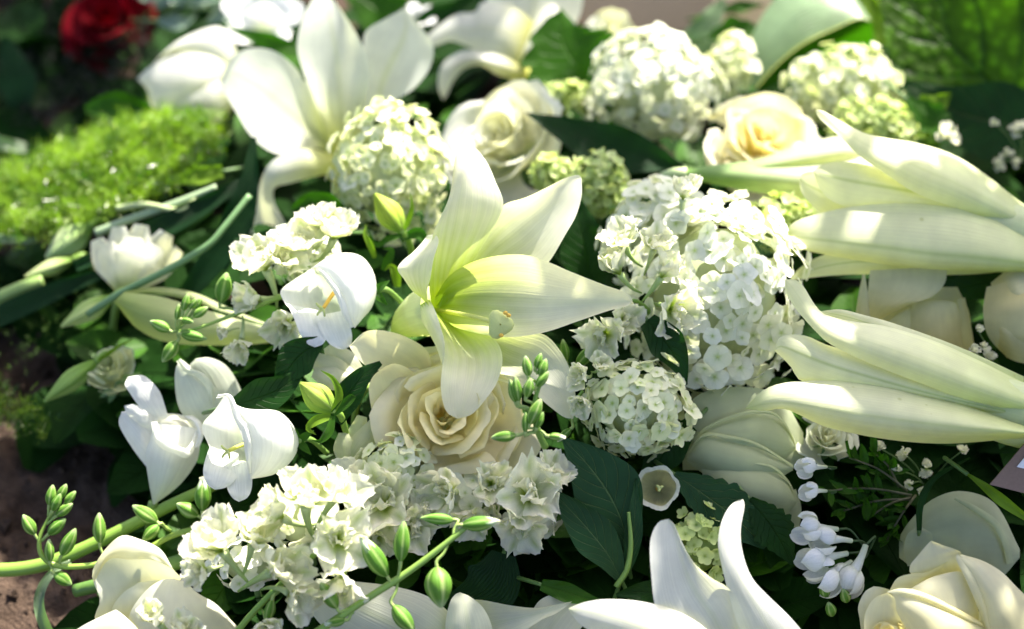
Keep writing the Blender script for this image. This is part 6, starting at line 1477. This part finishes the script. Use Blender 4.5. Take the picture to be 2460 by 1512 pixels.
# ------------------------------------------------------------------ added unseen branches, their leaves laid out to throw the dappled shade
def leaf_blade(seed):
    rn = random.Random(seed)
    nu, nv = 9, 7
    V, U = [], []
    for i in range(nu):
        u = i / (nu - 1)
        w = 0.34 * math.sin(math.pi * (0.05 + 0.93 * u)) ** 0.75
        for j in range(nv):
            v = -1 + 2 * j / (nv - 1)
            V.append((u - 0.5, w * v, 0.10 * abs(v) * w - 0.12 * (u - 0.5) ** 2 + 0.02 * nz3(u * 4, v * 2, seed))); U.append((j / (nv - 1), u))
    return mesh('leaf', V, grid_faces(nu, nv), M_SHADELEAF, None, U)
M_SHADELEAF = leaf_mat('shade_branch_leaf', (0.02, 0.07, 0.012), (0.06, 0.13, 0.03), transl=0.12)
SHADE_LEAVES = [leaf_blade(s) for s in range(4)]
def shade_branch(label, polys, step, dist, size, seed, lift=120, keep=1.0):
    rn = random.Random(seed)
    side = SUN.cross(Vector((0, 0, 1))).normalized()
    upv = side.cross(SUN).normalized()
    pts = []
    for poly in polys:
        xs = [p[0] for p in poly]; ys = [p[1] for p in poly]
        y = min(ys)
        while y < max(ys):
            x = min(xs) + (step / 2 if int(y / step) % 2 else 0)
            while x < max(xs):
                qx, qy = x + rn.uniform(-0.3, 0.3) * step, y + rn.uniform(-0.3, 0.3) * step
                if inside(poly, qx, qy) and rn.random() < keep:
                    pts.append(F(qx, qy, lift).o + SUN * rn.uniform(*dist))
                x += step
            y += step * 0.8
    root = max(pts, key=lambda p: p.z + 0.4 * p.y)
    t = thing('added_shade_branch', label, 'branch', root, 'added branches out of view that cast shade')
    cen = sum(pts, Vector()) / len(pts)
    end = root + Vector((0.25, 0.5, 0.35))
    main = [cen - root, Vector((0, 0, 0)), Vector((0.12, 0.22, 0.14)), end - root]
    bark = petal_mat('bark_%d' % seed, transl=0.0, color=(0.10, 0.075, 0.05), rough=0.9, spec=0.1)
    link('limb', tube_mesh('limb', main, [0.003, 0.005, 0.008, 0.012], bark, n=8), t)
    for i, p in enumerate(pts):
        n = (SUN + side * rn.uniform(-0.45, 0.45) + upv * rn.uniform(-0.45, 0.45)).normalized()
        m = n.to_track_quat('Z', 'Y').to_matrix() @ Matrix.Rotation(rn.random() * 6.28, 3, 'Z')
        s = rn.uniform(*size)
        link('leaf', rn.choice(SHADE_LEAVES), t, loc=p - root, rot=m, scale=s)
        if i % 3 == 0:
            a = (cen - root).lerp(Vector((0, 0, 0)), rn.random() * 0.8)
            link('twig', tube_mesh('twig', [p - root, (p - root).lerp(a, 0.5) + Vector((0, 0, 0.006)), a], [0.0008, 0.0014], bark, n=5, res=6), t)
DI, SZ = (0.55, 0.75), (0.045, 0.068)
shade_branch('added leafy branch out of view shading the two right hand lily trumpets', [[(2110, 560), (2250, 550), (2450, 600), (2640, 640), (2640, 1090), (2450, 1090), (2250, 1080), (2090, 1060), (2060, 1000), (2100, 760)]], 48, (0.5, 0.62), (0.034, 0.05), 1, lift=235)
shade_branch('added leafy branch out of view shading the roses below the right hand lilies', [[(1660, 1010), (1880, 1010), (1960, 1080), (2200, 1120), (2450, 1150), (2450, 1330), (2200, 1260), (2000, 1240), (1840, 1260), (1690, 1230)], [(2060, 680), (2460, 680), (2460, 860), (2100, 800)]], 56, (0.62, 0.75), (0.036, 0.052), 9, lift=20)
shade_branch('small added leafy twig out of view shading the bottom lily horn tips', [[(1570, 1250), (1640, 1270), (1660, 1360), (1590, 1390)], [(1750, 1205), (1800, 1205), (1790, 1280), (1740, 1270)]], 60, DI, (0.03, 0.045), 8, lift=240)
shade_branch('added leafy branch out of view shading the veined leaves below the rose', [[(880, 1060), (1000, 1100), (1230, 1080), (1330, 1040), (1560, 1060), (1640, 1180), (1600, 1340), (1480, 1400), (1260, 1390), (1120, 1300), (900, 1240), (850, 1150)]], 84, DI, SZ, 2, lift=80)
shade_branch('added leafy branch out of view shading the dark upper left corner', [[(-200, -150), (340, -150), (380, 60), (330, 230), (230, 300), (-200, 300)]], 84, DI, SZ, 3, lift=20)
shade_branch('added leafy branch out of view shading the upper middle blooms', [[(1230, 210), (1400, 190), (1500, 330), (1600, 420), (1380, 390), (1250, 310)], [(1440, 440), (1650, 420), (1690, 560), (1600, 640), (1460, 620)], [(760, 110), (980, 80), (1000, 210), (870, 320), (790, 280)], [(1080, 40), (1330, 0), (1320, 140), (1170, 150)]], 84, DI, SZ, 4, lift=90, keep=0.9)
shade_branch('added leafy branch out of view shading the puckered leaf tip', [[(2260, 260), (2600, 220), (2600, 440), (2420, 410), (2320, 370)]], 84, DI, SZ, 5, lift=0)
shade_branch('added leafy twig out of view dappling the soil at lower left', [[(-100, 860), (330, 900), (420, 1000), (330, 1110), (200, 1090), (-100, 1060)]], 90, DI, SZ, 6, lift=-60, keep=0.9)
